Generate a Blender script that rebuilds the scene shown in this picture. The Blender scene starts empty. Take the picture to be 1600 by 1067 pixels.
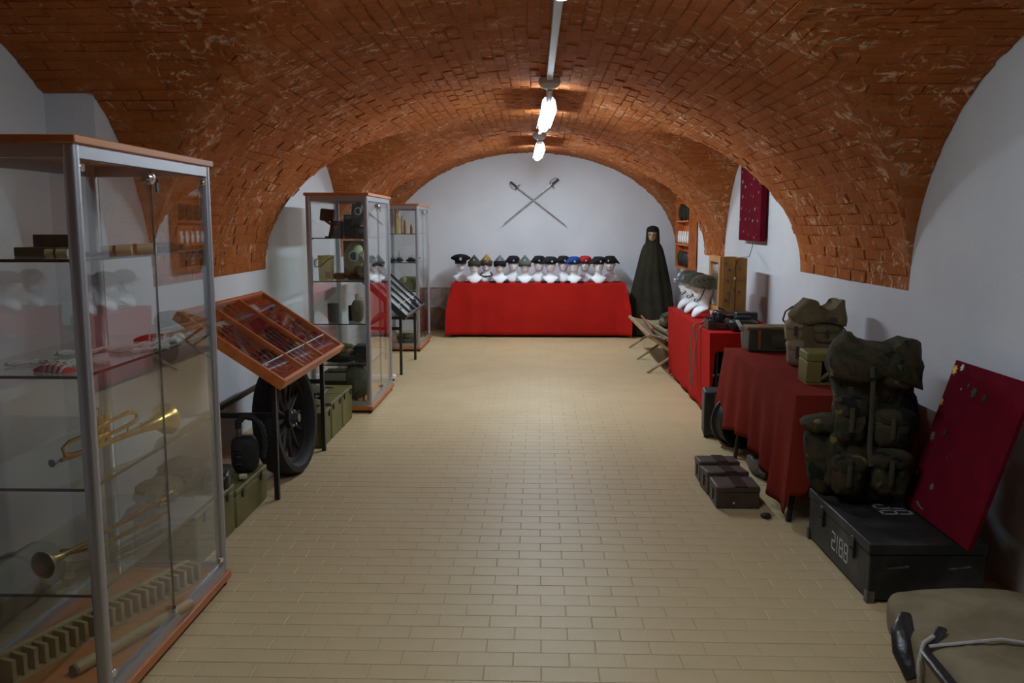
import bpy, math, random
from mathutils import Vector, Matrix, noise
random.seed(7)
SC = bpy.context.scene
COL = SC.collection
R = math.radians
PI = math.pi

# ------------------------------------------------------------------ camera
EXPOSURE = 0.0
LAMP_STRENGTH = 132.0
cam_data = bpy.data.cameras.new('camera')
cam_data.sensor_width = 36.0
cam_data.lens = 30.6
cam_data.clip_start = 0.05
cam = bpy.data.objects.new('camera', cam_data)
COL.objects.link(cam)
cam.location = (0, 0, 1.54)
cam.rotation_euler = (R(90 - 7.6015), 0, R(1.7116))
SC.camera = cam
CAMP = Vector((0, 0, 1.54))
MW = Matrix.Translation(cam.location) @ cam.rotation_euler.to_matrix().to_4x4()
MWI = MW.inverted()

def in_frame(p, m=0.0):
    q = MWI @ Vector(p)
    if q.z > -0.1: return False
    x = 1360 * q.x / -q.z; y = 1360 * q.y / -q.z
    return abs(x) < 800 - m and abs(y) < 533 - m

w = bpy.data.worlds.new('world'); SC.world = w; w.use_nodes = True
w.node_tree.nodes['Background'].inputs[0].default_value = (0.5, 0.55, 0.65, 1)
w.node_tree.nodes['Background'].inputs[1].default_value = 0.02
SC.view_settings.view_transform = 'Standard'
SC.view_settings.look = 'None'
SC.view_settings.exposure = EXPOSURE
SC.view_settings.gamma = 1
SC.view_settings.use_curve_mapping = False
SC.cycles.transparent_max_bounces = 40
SC.cycles.max_bounces = 10
SC.cycles.diffuse_bounces = 5

# ------------------------------------------------------------------ materials
def mat(name, col, rough=0.6, metal=0.0, col2=None, scale=6.0, bump=0.0, bscale=60.0, stretch=None, spec=0.5, ramp=(0.4, 0.6), detail=4, coat=0, sheen=0):
    m = bpy.data.materials.new(name); m.use_nodes = True
    nt = m.node_tree; N = nt.nodes; L = nt.links
    b = N['Principled BSDF']
    b.inputs['Base Color'].default_value = (*col, 1)
    b.inputs['Roughness'].default_value = rough
    b.inputs['Metallic'].default_value = metal
    b.inputs['Specular IOR Level'].default_value = spec
    b.inputs['Coat Weight'].default_value = coat
    b.inputs['Sheen Weight'].default_value = sheen
    if col2 is not None or bump:
        tc = N.new('ShaderNodeTexCoord'); mp = N.new('ShaderNodeMapping')
        if stretch: mp.inputs['Scale'].default_value = stretch
        L.new(tc.outputs['Object'], mp.inputs['Vector'])
    if col2 is not None:
        n = N.new('ShaderNodeTexNoise'); n.inputs['Scale'].default_value = scale; n.inputs['Detail'].default_value = detail
        r = N.new('ShaderNodeValToRGB')
        r.color_ramp.elements[0].position = ramp[0]; r.color_ramp.elements[0].color = (*col, 1)
        r.color_ramp.elements[1].position = ramp[1]; r.color_ramp.elements[1].color = (*col2, 1)
        L.new(mp.outputs[0], n.inputs['Vector']); L.new(n.outputs['Fac'], r.inputs[0]); L.new(r.outputs[0], b.inputs['Base Color'])
    if bump:
        n2 = N.new('ShaderNodeTexNoise'); n2.inputs['Scale'].default_value = bscale; n2.inputs['Detail'].default_value = 3
        bp = N.new('ShaderNodeBump'); bp.inputs['Strength'].default_value = bump; bp.inputs['Distance'].default_value = 0.01
        L.new(mp.outputs[0], n2.inputs['Vector']); L.new(n2.outputs['Fac'], bp.inputs['Height']); L.new(bp.outputs[0], b.inputs['Normal'])
    return m

def glass_mat(name, tint=(0.93, 0.955, 0.94), f0=0.05, rough=0.0):
    m = bpy.data.materials.new(name); m.use_nodes = True
    nt = m.node_tree; N = nt.nodes; L = nt.links
    N.remove(N['Principled BSDF']); out = N['Material Output']
    tr = N.new('ShaderNodeBsdfTransparent'); tr.inputs[0].default_value = (*tint, 1)
    gl = N.new('ShaderNodeBsdfGlossy'); gl.inputs['Roughness'].default_value = rough; gl.inputs[0].default_value = (1, 1, 1, 1)
    lw = N.new('ShaderNodeLayerWeight')
    pw = N.new('ShaderNodeMath'); pw.operation = 'POWER'; pw.inputs[1].default_value = 5
    lw.inputs[0].default_value = 0.5
    ma = N.new('ShaderNodeMath'); ma.operation = 'MULTIPLY_ADD'; ma.inputs[1].default_value = 1 - f0; ma.inputs[2].default_value = f0
    mx = N.new('ShaderNodeMixShader')
    L.new(lw.outputs['Facing'], pw.inputs[0]); L.new(pw.outputs[0], ma.inputs[0]); L.new(ma.outputs[0], mx.inputs[0])
    L.new(tr.outputs[0], mx.inputs[1]); L.new(gl.outputs[0], mx.inputs[2]); L.new(mx.outputs[0], out.inputs[0])
    return m

def emit_mat(name, col, s):
    m = bpy.data.materials.new(name); m.use_nodes = True
    b = m.node_tree.nodes['Principled BSDF']
    b.inputs['Base Color'].default_value = (0.8, 0.8, 0.8, 1)
    b.inputs['Emission Color'].default_value = (*col, 1); b.inputs['Emission Strength'].default_value = s
    return m

def camo_mat(name, cols, scale=9.0):
    m = bpy.data.materials.new(name); m.use_nodes = True
    nt = m.node_tree; N = nt.nodes; L = nt.links; b = N['Principled BSDF']
    b.inputs['Roughness'].default_value = 0.85; b.inputs['Specular IOR Level'].default_value = 0.2
    tc = N.new('ShaderNodeTexCoord'); n = N.new('ShaderNodeTexNoise'); n.inputs['Scale'].default_value = scale; n.inputs['Detail'].default_value = 2.5
    n.inputs['Distortion'].default_value = 0.6
    r = N.new('ShaderNodeValToRGB'); r.color_ramp.interpolation = 'CONSTANT'
    pos = [0.0, 0.42, 0.5, 0.6, 0.66]
    while len(r.color_ramp.elements) < len(cols): r.color_ramp.elements.new(0.5)
    for i, c in enumerate(cols):
        r.color_ramp.elements[i].position = pos[i]; r.color_ramp.elements[i].color = (*c, 1)
    n2 = N.new('ShaderNodeTexNoise'); n2.inputs['Scale'].default_value = 28
    bp = N.new('ShaderNodeBump'); bp.inputs['Strength'].default_value = 0.5; bp.inputs['Distance'].default_value = 0.01
    L.new(tc.outputs['Object'], n.inputs['Vector']); L.new(n.outputs['Fac'], r.inputs[0]); L.new(r.outputs[0], b.inputs['Base Color'])
    L.new(tc.outputs['Object'], n2.inputs['Vector']); L.new(n2.outputs['Fac'], bp.inputs['Height']); L.new(bp.outputs[0], b.inputs['Normal'])
    return m

def brick_mat(name, ca, cb_, ps):
    m = bpy.data.materials.new(name); m.use_nodes = True
    nt = m.node_tree; N = nt.nodes; L = nt.links; b = N['Principled BSDF']
    b.inputs['Roughness'].default_value = 0.9; b.inputs['Specular IOR Level'].default_value = 0.1
    ge = N.new('ShaderNodeNewGeometry')
    def nse(scale, detail=4, dist=0.0, rough=0.6):
        n = N.new('ShaderNodeTexNoise'); n.inputs['Scale'].default_value = scale; n.inputs['Detail'].default_value = detail
        n.inputs['Distortion'].default_value = dist; n.inputs['Roughness'].default_value = rough
        L.new(ge.outputs['Position'], n.inputs['Vector']); return n.outputs['Fac']
    def mth(op, a, b_=0.0, clamp=False):
        q = N.new('ShaderNodeMath'); q.operation = op; q.use_clamp = clamp
        for i, v in enumerate((a, b_)):
            if isinstance(v, (int, float)): q.inputs[i].default_value = v
            else: L.new(v, q.inputs[i])
        return q.outputs[0]
    r = N.new('ShaderNodeValToRGB'); e = r.color_ramp.elements
    e[0].position = 0.3; e[0].color = (*ca, 1); e[1].position = 0.7; e[1].color = (*cb_, 1)
    L.new(nse(4.0, 6, 0, 0.7), r.inputs[0])
    # thin smeared streaks of pale lime mortar
    ridge = mth('ABSOLUTE', mth('SUBTRACT', nse(5.5, 3.0, 1.0), 0.5))
    line = mth('MULTIPLY', mth('SUBTRACT', 0.030, ridge), 60.0, True)
    patch = mth('MULTIPLY', mth('SUBTRACT', nse(2.3, 4), 0.46), 9.0, True)
    broken = mth('MULTIPLY', mth('SUBTRACT', nse(13.0, 4), 0.45), 9.0, True)
    dots = mth('MULTIPLY', mth('SUBTRACT', nse(15.0, 5, 1.0), 0.63), 14.0, True)
    f = mth('MULTIPLY', mth('MAXIMUM', mth('MULTIPLY', mth('MULTIPLY', line, patch), broken), mth('MULTIPLY', dots, 0.55)), ps, True)
    mx = N.new('ShaderNodeMix'); mx.data_type = 'RGBA'; mx.inputs['B'].default_value = (0.70, 0.44, 0.29, 1)
    L.new(f, mx.inputs['Factor']); L.new(r.outputs[0], mx.inputs['A']); L.new(mx.outputs['Result'], b.inputs['Base Color'])
    bp = N.new('ShaderNodeBump'); bp.inputs['Strength'].default_value = 0.8; bp.inputs['Distance'].default_value = 0.012
    L.new(nse(38, 5), bp.inputs['Height']); L.new(bp.outputs[0], b.inputs['Normal'])
    return m

M = {}
M['paint'] = mat('wall_paint', (0.66, 0.66, 0.68), 0.8, col2=(0.72, 0.72, 0.735), scale=1.3, bump=0.15, bscale=40, spec=0.2)
M['brick'] = brick_mat('brick', (0.32, 0.088, 0.02), (0.46, 0.14, 0.036), 0.95)
M['mortar'] = brick_mat('brick_mortar', (0.34, 0.11, 0.032), (0.48, 0.18, 0.065), 0.95)
M['tile'] = mat('floor_tile', (0.52, 0.385, 0.205), 0.48, col2=(0.555, 0.415, 0.228), scale=2.5, bump=0.08, bscale=60, spec=0.28)
M['grout'] = mat('floor_grout', (0.42, 0.31, 0.17), 0.9, col2=(0.50, 0.38, 0.215), scale=4)
M['gunmetal'] = mat('gunmetal', (0.04, 0.038, 0.036), 0.4, 0.5)
M['alu'] = mat('brushed_aluminium', (0.44, 0.44, 0.46), 0.4, 0.8, bump=0.05, bscale=200)
M['beech'] = mat('beech_board', (0.42, 0.13, 0.035), 0.45, col2=(0.50, 0.17, 0.05), scale=5, stretch=(1, 0.15, 1))
M['casewood'] = mat('orange_stained_wood', (0.50, 0.12, 0.02), 0.4, col2=(0.62, 0.175, 0.035), scale=12, stretch=(1, 0.12, 1), bump=0.1)
M['rackwood'] = mat('pale_wood', (0.34, 0.22, 0.09), 0.6, col2=(0.45, 0.31, 0.14), scale=9, stretch=(1, 0.1, 1), bump=0.15)
M['darkwood'] = mat('dark_wood', (0.10, 0.05, 0.025), 0.55, col2=(0.17, 0.09, 0.045), scale=8, stretch=(1, 0.2, 1))
M['glass'] = glass_mat('clear_glass', (0.955, 0.965, 0.96))
M['shelfglass'] = glass_mat('shelf_glass', (0.87, 0.93, 0.90), 0.06)
M['glassedge'] = mat('dark_green_glass_edge', (0.03, 0.045, 0.04), 0.2)
M['black'] = mat('black_metal', (0.012, 0.012, 0.013), 0.45, bump=0.1)
M['blackwood'] = mat('black_painted_wood', (0.012, 0.012, 0.014), 0.5, col2=(0.03, 0.028, 0.026), scale=8, bump=0.3, bscale=30)
M['rubber'] = mat('black_rubber', (0.012, 0.012, 0.012), 0.7, bump=0.2)
M['chrome'] = mat('chrome', (0.75, 0.75, 0.76), 0.15, 1.0)
M['brass'] = mat('brass', (0.75, 0.52, 0.13), 0.28, 1.0, col2=(0.55, 0.33, 0.08), scale=12)
M['brassdull'] = mat('dull_brass', (0.48, 0.34, 0.11), 0.36, 1.0, col2=(0.28, 0.18, 0.06), scale=14)
M['redcloth'] = mat('red_cloth', (0.42, 0.016, 0.011), 0.9, col2=(0.38, 0.014, 0.01), scale=3, bump=0.15, bscale=120, spec=0.05)
M['redcloth2'] = mat('brick_red_cloth', (0.21, 0.024, 0.014), 0.9, col2=(0.18, 0.02, 0.012), scale=3, bump=0.2, bscale=90, spec=0.05)
M['maroon'] = mat('maroon_felt', (0.15, 0.006, 0.016), 0.95, col2=(0.125, 0.005, 0.013), scale=8, spec=0.05)
M['lining'] = mat('red_lining', (0.30, 0.018, 0.015), 0.95, spec=0.05, col2=(0.22, 0.014, 0.012), scale=10)
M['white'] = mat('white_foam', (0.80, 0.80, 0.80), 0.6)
M['skin'] = mat('tan_plastic_skin', (0.42, 0.24, 0.13), 0.5)
M['cape'] = mat('dark_olive_wool', (0.028, 0.025, 0.016), 0.95, col2=(0.036, 0.032, 0.021), scale=5, spec=0.1, bump=0.2)
M['blackfelt'] = mat('black_felt', (0.012, 0.012, 0.015), 0.85, spec=0.2, bump=0.15)
M['greyfelt'] = mat('grey_felt', (0.13, 0.13, 0.13), 0.9, spec=0.2, bump=0.15)
M['greygreen'] = mat('grey_green_felt', (0.10, 0.11, 0.085), 0.9, spec=0.2, bump=0.15)
M['helmetgrey'] = mat('grey_green_helmet_paint', (0.05, 0.055, 0.05), 0.45)
M['olivefelt'] = mat('dark_olive_felt', (0.045, 0.048, 0.03), 0.9, spec=0.2, bump=0.15)
M['ochre'] = mat('ochre_felt', (0.30, 0.20, 0.05), 0.9, spec=0.2, bump=0.15)
M['bluefelt'] = mat('blue_felt', (0.015, 0.045, 0.20), 0.85, spec=0.2, bump=0.15)
M['redfelt'] = mat('red_felt', (0.40, 0.025, 0.02), 0.85, spec=0.2, bump=0.15)
M['silver'] = mat('silver_badge', (0.55, 0.55, 0.53), 0.35, 0.8)
M['steelbadge'] = mat('dull_silver_badge', (0.36, 0.37, 0.36), 0.45, 0.5)
M['gold'] = mat('gold_badge', (0.75, 0.48, 0.06), 0.35, 0.7)
M['bronze'] = mat('dark_bronze_badge', (0.14, 0.11, 0.09), 0.45, 0.7)
M['purple'] = mat('purple_enamel_badge', (0.12, 0.05, 0.11), 0.4)
M['steel'] = mat('dark_steel', (0.10, 0.10, 0.105), 0.35, 0.8, col2=(0.20, 0.19, 0.18), scale=20)
M['olive'] = mat('olive_painted_metal', (0.11, 0.098, 0.018), 0.55, col2=(0.14, 0.125, 0.028), scale=5, bump=0.1)
M['olivedark'] = mat('dark_olive_metal', (0.045, 0.042, 0.022), 0.6, col2=(0.06, 0.056, 0.03), scale=6, bump=0.15)
M['canvas'] = mat('tan_canvas', (0.20, 0.155, 0.09), 0.9, col2=(0.26, 0.205, 0.125), scale=6, bump=0.9, bscale=9, spec=0.1)
M['khaki'] = mat('khaki_canvas', (0.135, 0.108, 0.052), 0.9, col2=(0.19, 0.155, 0.085), scale=7, bump=0.6, bscale=22, spec=0.1)
M['tanpale'] = mat('pale_tan_canvas', (0.28, 0.22, 0.13), 0.9, col2=(0.34, 0.27, 0.17), scale=7, bump=0.4, bscale=22, spec=0.1)
M['oliveyellow'] = mat('olive_yellow_plastic', (0.17, 0.135, 0.022), 0.6, col2=(0.14, 0.11, 0.018), scale=5)
M['camo'] = camo_mat('dark_woodland_camouflage', [(0.010, 0.010, 0.007), (0.028, 0.030, 0.015), (0.052, 0.034, 0.017), (0.046, 0.047, 0.020), (0.15, 0.12, 0.03)])
M['camogreen'] = camo_mat('green_camouflage', [(0.018, 0.018, 0.013), (0.05, 0.045, 0.026), (0.06, 0.038, 0.02), (0.075, 0.068, 0.034)], 22)
M['leather'] = mat('dark_brown_leather', (0.045, 0.028, 0.018), 0.5, col2=(0.07, 0.045, 0.03), scale=8, bump=0.3, bscale=30)
M['leatherblack'] = mat('black_leather', (0.018, 0.014, 0.013), 0.35, bump=0.3, bscale=30)
M['trunk'] = mat('black_painted_trunk', (0.016, 0.015, 0.014), 0.5, col2=(0.075, 0.07, 0.066), scale=5, bump=0.3, bscale=18, ramp=(0.5, 0.8))
M['chalk'] = mat('white_stencil_paint', (0.45, 0.44, 0.40), 0.8)
M['chalkgrey'] = mat('worn_grey_stencil_paint', (0.26, 0.26, 0.25), 0.8)
M['webbing'] = mat('olive_webbing', (0.05, 0.045, 0.022), 0.85, bump=0.3, bscale=90)
M['grey'] = mat('grey_lining', (0.48, 0.48, 0.50), 0.8)
M['greyplastic'] = mat('grey_webbing', (0.30, 0.32, 0.29), 0.6)
M['yellow'] = mat('yellow_painted_metal', (0.78, 0.70, 0.28), 0.5, col2=(0.70, 0.62, 0.23), scale=6)
M['shellyellow'] = mat('shell_yellow', (0.50, 0.38, 0.03), 0.4)
M['copper'] = mat('copper_shell', (0.45, 0.20, 0.08), 0.35, 0.7)
M['maskgreen'] = mat('grey_green_rubber', (0.30, 0.32, 0.14), 0.55, bump=0.2)
M['maskdark'] = mat('dark_green_rubber', (0.055, 0.065, 0.035), 0.5, bump=0.2)
M['lens'] = mat('lens', (0.05, 0.055, 0.06), 0.08)
M['paper'] = mat('cream_paper', (0.50, 0.44, 0.28), 0.8, col2=(0.44, 0.36, 0.2), scale=15)
M['papergrey'] = mat('grey_paper', (0.5, 0.5, 0.5), 0.8)
M['rope'] = mat('off_white_cord', (0.50, 0.45, 0.40), 0.85, bump=0.5, bscale=200)
M['redstripe'] = mat('red_fabric', (0.45, 0.02, 0.015), 0.8)
M['cabwood'] = mat('yellow_orange_wood', (0.50, 0.22, 0.05), 0.5, col2=(0.42, 0.17, 0.04), scale=8, stretch=(1, 1, 0.15))
M['corkpanel'] = mat('brown_felt_panel', (0.33, 0.16, 0.03), 0.9, col2=(0.28, 0.13, 0.025), scale=9)
M['cotwood'] = mat('cot_wood', (0.30, 0.17, 0.075), 0.6, col2=(0.38, 0.24, 0.12), scale=9)
M['cotred'] = mat('reddish_wood', (0.34, 0.10, 0.035), 0.5, col2=(0.26, 0.08, 0.03), scale=9)
M['conduit'] = mat('grey_conduit', (0.50, 0.50, 0.52), 0.5)
M['printpaper'] = mat('brown_print', (0.34, 0.27, 0.24), 0.5, col2=(0.22, 0.17, 0.15), scale=9)
M['lamp'] = emit_mat('lamp_diffuser', (0.68, 0.84, 0.96), LAMP_STRENGTH)
M['lampdim'] = emit_mat('dimmed_lamp_diffuser', (0.68, 0.84, 0.96), LAMP_STRENGTH * 0.42)  # same diffuser, emission turned down so the near walls come out darker
M['housing'] = mat('white_lamp_housing', (0.6, 0.6, 0.62), 0.5)

# ------------------------------------------------------------------ mesh builder
def rotm(ax, ang): return Matrix.Rotation(ang, 4, ax)
def TR(x, y, z): return Matrix.Translation((x, y, z))

class MB:
    def __init__(s): s.v = []; s.f = []
    def add(s, vs, fs, m=None):
        o = len(s.v)
        s.v += [(m @ Vector(p)) if m is not None else Vector(p) for p in vs]
        s.f += [tuple(i + o for i in f) for f in fs]
        return s
    def box(s, cx, cy, cz, sx, sy, sz, m=None):
        vs = [(cx + i * sx / 2, cy + j * sy / 2, cz + k * sz / 2) for k in (-1, 1) for j in (-1, 1) for i in (-1, 1)]
        return s.add(vs, [(0, 2, 3, 1), (4, 5, 7, 6), (0, 1, 5, 4), (2, 6, 7, 3), (0, 4, 6, 2), (1, 3, 7, 5)], m)
    def bb(s, x0, x1, y0, y1, z0, z1, m=None):
        return s.box((x0 + x1) / 2, (y0 + y1) / 2, (z0 + z1) / 2, x1 - x0, y1 - y0, z1 - z0, m)
    def loft(s, rings, cap0=True, cap1=True, m=None, closed=True):
        n = len(rings[0]); vs = [p for r in rings for p in r]; fs = []
        for i in range(len(rings) - 1):
            for j in range(n if closed else n - 1):
                k = (j + 1) % n
                fs.append((i * n + j, i * n + k, (i + 1) * n + k, (i + 1) * n + j))
        if cap0: fs.append(tuple(reversed(range(n))))
        if cap1: fs.append(tuple((len(rings) - 1) * n + j for j in range(n)))
        return s.add(vs, fs, m)
    def tube(s, pts, r, n=8, m=None, closed=False, flat=None):
        pts = [Vector(p) for p in pts]; L = len(pts)
        rs = r if isinstance(r, (list, tuple)) else [r] * L
        t0 = (pts[1] - pts[0]).normalized()
        up = Vector((0, 0, 1)) if abs(t0.z) < 0.8 else Vector((0, 1, 0))
        a = t0.cross(up).normalized(); rings = []
        for i, p in enumerate(pts):
            if closed: t = (pts[(i + 1) % L] - pts[i - 1])
            elif i == 0: t = pts[1] - pts[0]
            elif i == L - 1: t = pts[-1] - pts[-2]
            else: t = pts[i + 1] - pts[i - 1]
            t = t.normalized(); a = (a - t * a.dot(t)).normalized(); b = t.cross(a)
            fl = flat or 1.0
            rings.append([p + a * math.cos(2 * PI * j / n) * rs[i] + b * math.sin(2 * PI * j / n) * rs[i] * fl for j in range(n)])
        if closed:
            o = len(s.v); s.loft(rings, False, False, m); k = (L - 1) * n
            s.f += [(o + k + j, o + k + (j + 1) % n, o + (j + 1) % n, o + j) for j in range(n)]
            return s
        return s.loft(rings, True, True, m)
    def cyl(s, p0, p1, r0, r1=None, n=14, m=None):
        return s.tube([p0, p1], [r0, r1 if r1 is not None else r0], n, m)
    def rev(s, prof, n=20, m=None, cap0=True, cap1=True):
        return s.loft([[(r * math.cos(2 * PI * j / n), r * math.sin(2 * PI * j / n), z) for j in range(n)] for r, z in prof], cap0, cap1, m)
    def ell(s, c, rad, n=18, k=12, p=2.0, wr=0.0, ws=6.0, m=None, seed=0, fn=None):
        def sg(v, e): return math.copysign(abs(v) ** e, v)
        e = 2.0 / p; rings = []
        for i in range(1, k):
            ph = -PI / 2 + PI * i / k; ring = []
            for j in range(n):
                th = 2 * PI * j / n
                q = Vector((sg(math.cos(ph), e) * sg(math.cos(th), e), sg(math.cos(ph), e) * sg(math.sin(th), e), sg(math.sin(ph), e)))
                d = 1 + wr * noise.noise(q * ws * 0.35 + Vector((seed * 7.1, seed * 3.3, 0)))
                v = Vector((q.x * rad[0] * d, q.y * rad[1] * d, q.z * rad[2] * (1 + (d - 1) * 0.5)))
                if fn: v = fn(v)
                ring.append(v + Vector(c))
            rings.append(ring)
        bot = Vector((0, 0, -rad[2])); top = Vector((0, 0, rad[2]))
        if fn: bot = fn(bot); top = fn(top)
        o = len(s.v); s.loft(rings, False, False, m)
        s.v += [(m @ (bot + Vector(c))) if m is not None else bot + Vector(c), (m @ (top + Vector(c))) if m is not None else top + Vector(c)]
        b = len(s.v) - 2; last = o + (len(rings) - 1) * n
        for j in range(n):
            s.f.append((b, o + (j + 1) % n, o + j)); s.f.append((b + 1, last + j, last + (j + 1) % n))
        return s
    def prism(s, pts, z0, z1, m=None):
        return s.loft([[(x, y, z0) for x, y in pts], [(x, y, z1) for x, y in pts]], True, True, m)
    def build(s, name, material, parent=None, smooth=35, bevel=0.0, label=None, kind=None, seg=1):
        me = bpy.data.meshes.new(name)
        me.from_pydata([tuple(v) for v in s.v], [], s.f); me.validate(); me.update()
        if material: me.materials.append(M[material] if isinstance(material, str) else material)
        if smooth:
            me.shade_smooth(); me.set_sharp_from_angle(angle=R(smooth))
        o = bpy.data.objects.new(name, me); COL.objects.link(o)
        if parent is not None: o.parent = parent
        if bevel:
            b = o.modifiers.new('bevel', 'BEVEL'); b.width = bevel; b.segments = seg; b.limit_method = 'ANGLE'; b.angle_limit = R(40); b.harden_normals = False
        if label: o['label'] = label
        if kind: o['kind'] = kind
        return o

def bx(x0, x1, y0, y1, z0, z1, m=None): return MB().bb(x0, x1, y0, y1, z0, z1, m)
def thing(name, label, cat, loc=(0, 0, 0), rz=0.0, group=None, rot=None):
    o = bpy.data.objects.new(name, None); COL.objects.link(o); o.empty_display_size = 0.05
    o.location = loc; o.rotation_euler = rot if rot else (0, 0, rz)
    o['label'] = label; o['category'] = cat
    if group: o['group'] = group
    return o
def tag(o, label, cat, group=None, loc=None, rz=0.0, rot=None):
    o['label'] = label; o['category'] = cat
    if group: o['group'] = group
    if loc: o.location = loc
    if rot or rz: o.rotation_euler = rot or (0, 0, rz)
    return o
def struct(o): o['kind'] = 'structure'; return o
def dup(o, label, loc, rz=None, group=None, parent=None, rot=None):
    c = o.copy(); COL.objects.link(c)
    if parent is not None: c.parent = parent
    else:
        c.location = loc
        if rot: c.rotation_euler = rot
        elif rz is not None: c.rotation_euler = (0, 0, rz)
        if label: c['label'] = label
        if group: c['group'] = group
    for ch in list(KIDS.get(o.name, [])) or [k for k in o.children]:
        dup(ch, None, None, parent=c)
    return c
KIDS = {}
def arc(cx, cy, r, a0, a1, n=8, z=0.0, ry=None):
    return [(cx + r * math.cos(R(a0 + (a1 - a0) * i / n)), cy + (ry or r) * math.sin(R(a0 + (a1 - a0) * i / n)), z) for i in range(n + 1)]
def vring(x, y, z, r, n=10): return [(x + r * math.cos(2 * PI * i / n), y, z + r * math.sin(2 * PI * i / n)) for i in range(n)]
def nz(p, k=1.0, s=0): return noise.noise(Vector(p) * k + Vector((s * 3.7, s * 1.3, s)))

# ------------------------------------------------------------------ room shell
XL, XR, YB, YF = -2.2, 2.0, -3.0, 12.76
CXV, AV, BV, ZS = -0.1, 2.1, 1.39, 1.19
LUN = {1: [(-1.25, 1.36, 1.18), (3.40, 1.355, 1.18), (8.085, 1.365, 1.18), (11.60, 1.03, 0.95)],
       -1: [(-1.35, 1.36, 1.18), (3.35, 1.57, 1.30), (8.34, 1.36, 1.18), (11.72, 1.0, 0.95)]}
def z_main(x):
    t = (x - CXV) / AV
    return ZS + BV * math.sqrt(max(0.0, 1 - t * t))
def z_cross(x, y):
    z = 0.0
    for c, hw, h in LUN[1 if x > CXV else -1]:
        t = (y - c) / hw
        if abs(t) <= 1: z = max(z, ZS + h * math.sqrt(1 - t * t))
    return z
def z_ceil(x, y):
    m = z_main(x) if XL <= x <= XR else 0
    c = z_cross(x, y); k = 0.07
    if c < ZS + .03: return max(m, c)
    d = max(0.0, k - abs(m - c)) / k
    return max(m, c) + d * d * k * 0.25

# floor: grout slab with single tiles on it
floor = struct(bx(-2.8, 2.3, YB - 0.2, YF + 0.2, -0.25, -0.003).build('floor', 'grout', smooth=None))
def tile_mb(n=1):
    a, b = 0.0987, 0.0489
    return [(-a, -b, -0.003), (a, -b, -0.003), (a, b, -0.003), (-a, b, -0.003), (-a, -b, -0.0012), (a, -b, -0.0012), (a, b, -0.0012), (-a, b, -0.0012),
            (-a + .002, -b + .002, 0), (a - .002, -b + .002, 0), (a - .002, b - .002, 0), (-a + .002, b - .002, 0)]
TF = [(0, 1, 5, 4), (1, 2, 6, 5), (2, 3, 7, 6), (3, 0, 4, 7), (4, 5, 9, 8), (5, 6, 10, 9), (6, 7, 11, 10), (7, 4, 8, 11), (8, 9, 10, 11)]
cells = []
row = 0; y = YB
while y < YF - 0.05:
    x = 0.016 + (0.1 if row % 2 else 0.0) - 2.4
    while x < XR + 0.1:
        cx_ = x + 0.1
        x0, x1 = max(x, XL - 0.02), min(x + 0.2, XR + 0.02)
        if x1 - x0 > 0.05: cells.append(((x0 + x1) / 2, y + 0.05, (x1 - x0) / 0.2))
        x += 0.2
    y += 0.0998; row += 1
def tscore(c):
    p = Vector((c[0], c[1], 0)); 
    if abs(c[0]) > 1.36 or not in_frame(p, -12) or c[2] < 0.99: return 0
    return 1 / (p - CAMP).length ** 3
cells.sort(key=tscore, reverse=True)
tmesh = bpy.data.meshes.new('tile'); tmesh.from_pydata(tile_mb(), [], TF); tmesh.materials.append(M['tile'])
for c in cells[:300]:
    o = bpy.data.objects.new('floor_tile', tmesh); COL.objects.link(o); o.parent = floor
    o.location = (c[0], c[1], random.uniform(-0.0006, 0)); o.rotation_euler = (random.uniform(-1, 1) * .002, random.uniform(-1, 1) * .002, random.uniform(-1, 1) * .004)
rest = MB()
for c in cells[300:]:
    m = TR(c[0], c[1], random.uniform(-0.0006, 0)) @ rotm('X', random.uniform(-1, 1) * .002) @ Matrix.Diagonal((c[2], 1, 1, 1))
    rest.add(tile_mb(), TF, m)
rest.build('floor_tiles', 'tile', floor, smooth=None, kind='stuff')

# walls
struct(bx(XR, XR + 0.25, YB - 0.2, YF + 0.2, -0.02, 3.0).build('wall_right', 'paint', smooth=None))
wl = MB().bb(XL - 0.3, XL, 4.36, YF + 0.2, -0.02, 3.0)
wl.bb(XL - 0.5, XL - 0.25, 2.2, 4.36, -0.02, 3.0)
wl.bb(XL - 0.3, XL, YB - 0.2, 2.3, -0.02, 3.0)
struct(wl.build('wall_left', 'paint', smooth=None))
struct(bx(XL - 0.3, XR + 0.25, YF, YF + 0.2, -0.02, 3.0).build('wall_back', 'paint', smooth=None))
struct(bx(XL - 0.3, XR + 0.25, YB - 0.2, YB, -0.02, 3.0).build('wall_front', 'paint', smooth=None))

# vault: mortar bed
NT, rings = 96, []
ys = [YB + (YF + 0.02 - YB) * i / 120 for i in range(121)]
for sd in LUN:
    for c, hw, h in LUN[sd]:
        ys += [c - hw * math.cos(PI * k / 56) for k in range(57)] + [c - hw - .0005, c + hw + .0005]
ys = sorted(v for v in ys if YB <= v <= YF + 0.02)
ys = [v for i, v in enumerate(ys) if i == 0 or v - ys[i - 1] > 1e-5]
for y in ys:
    ring = []
    for j in range(NT + 1):
        t = PI * j / NT
        x = CXV - AV * math.cos(t)
        ring.append((x, y, z_ceil(min(max(x, XL), XR), y) - 0.0005))
    rings.append(ring)
cb = MB().loft(rings, False, False, closed=False)
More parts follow.
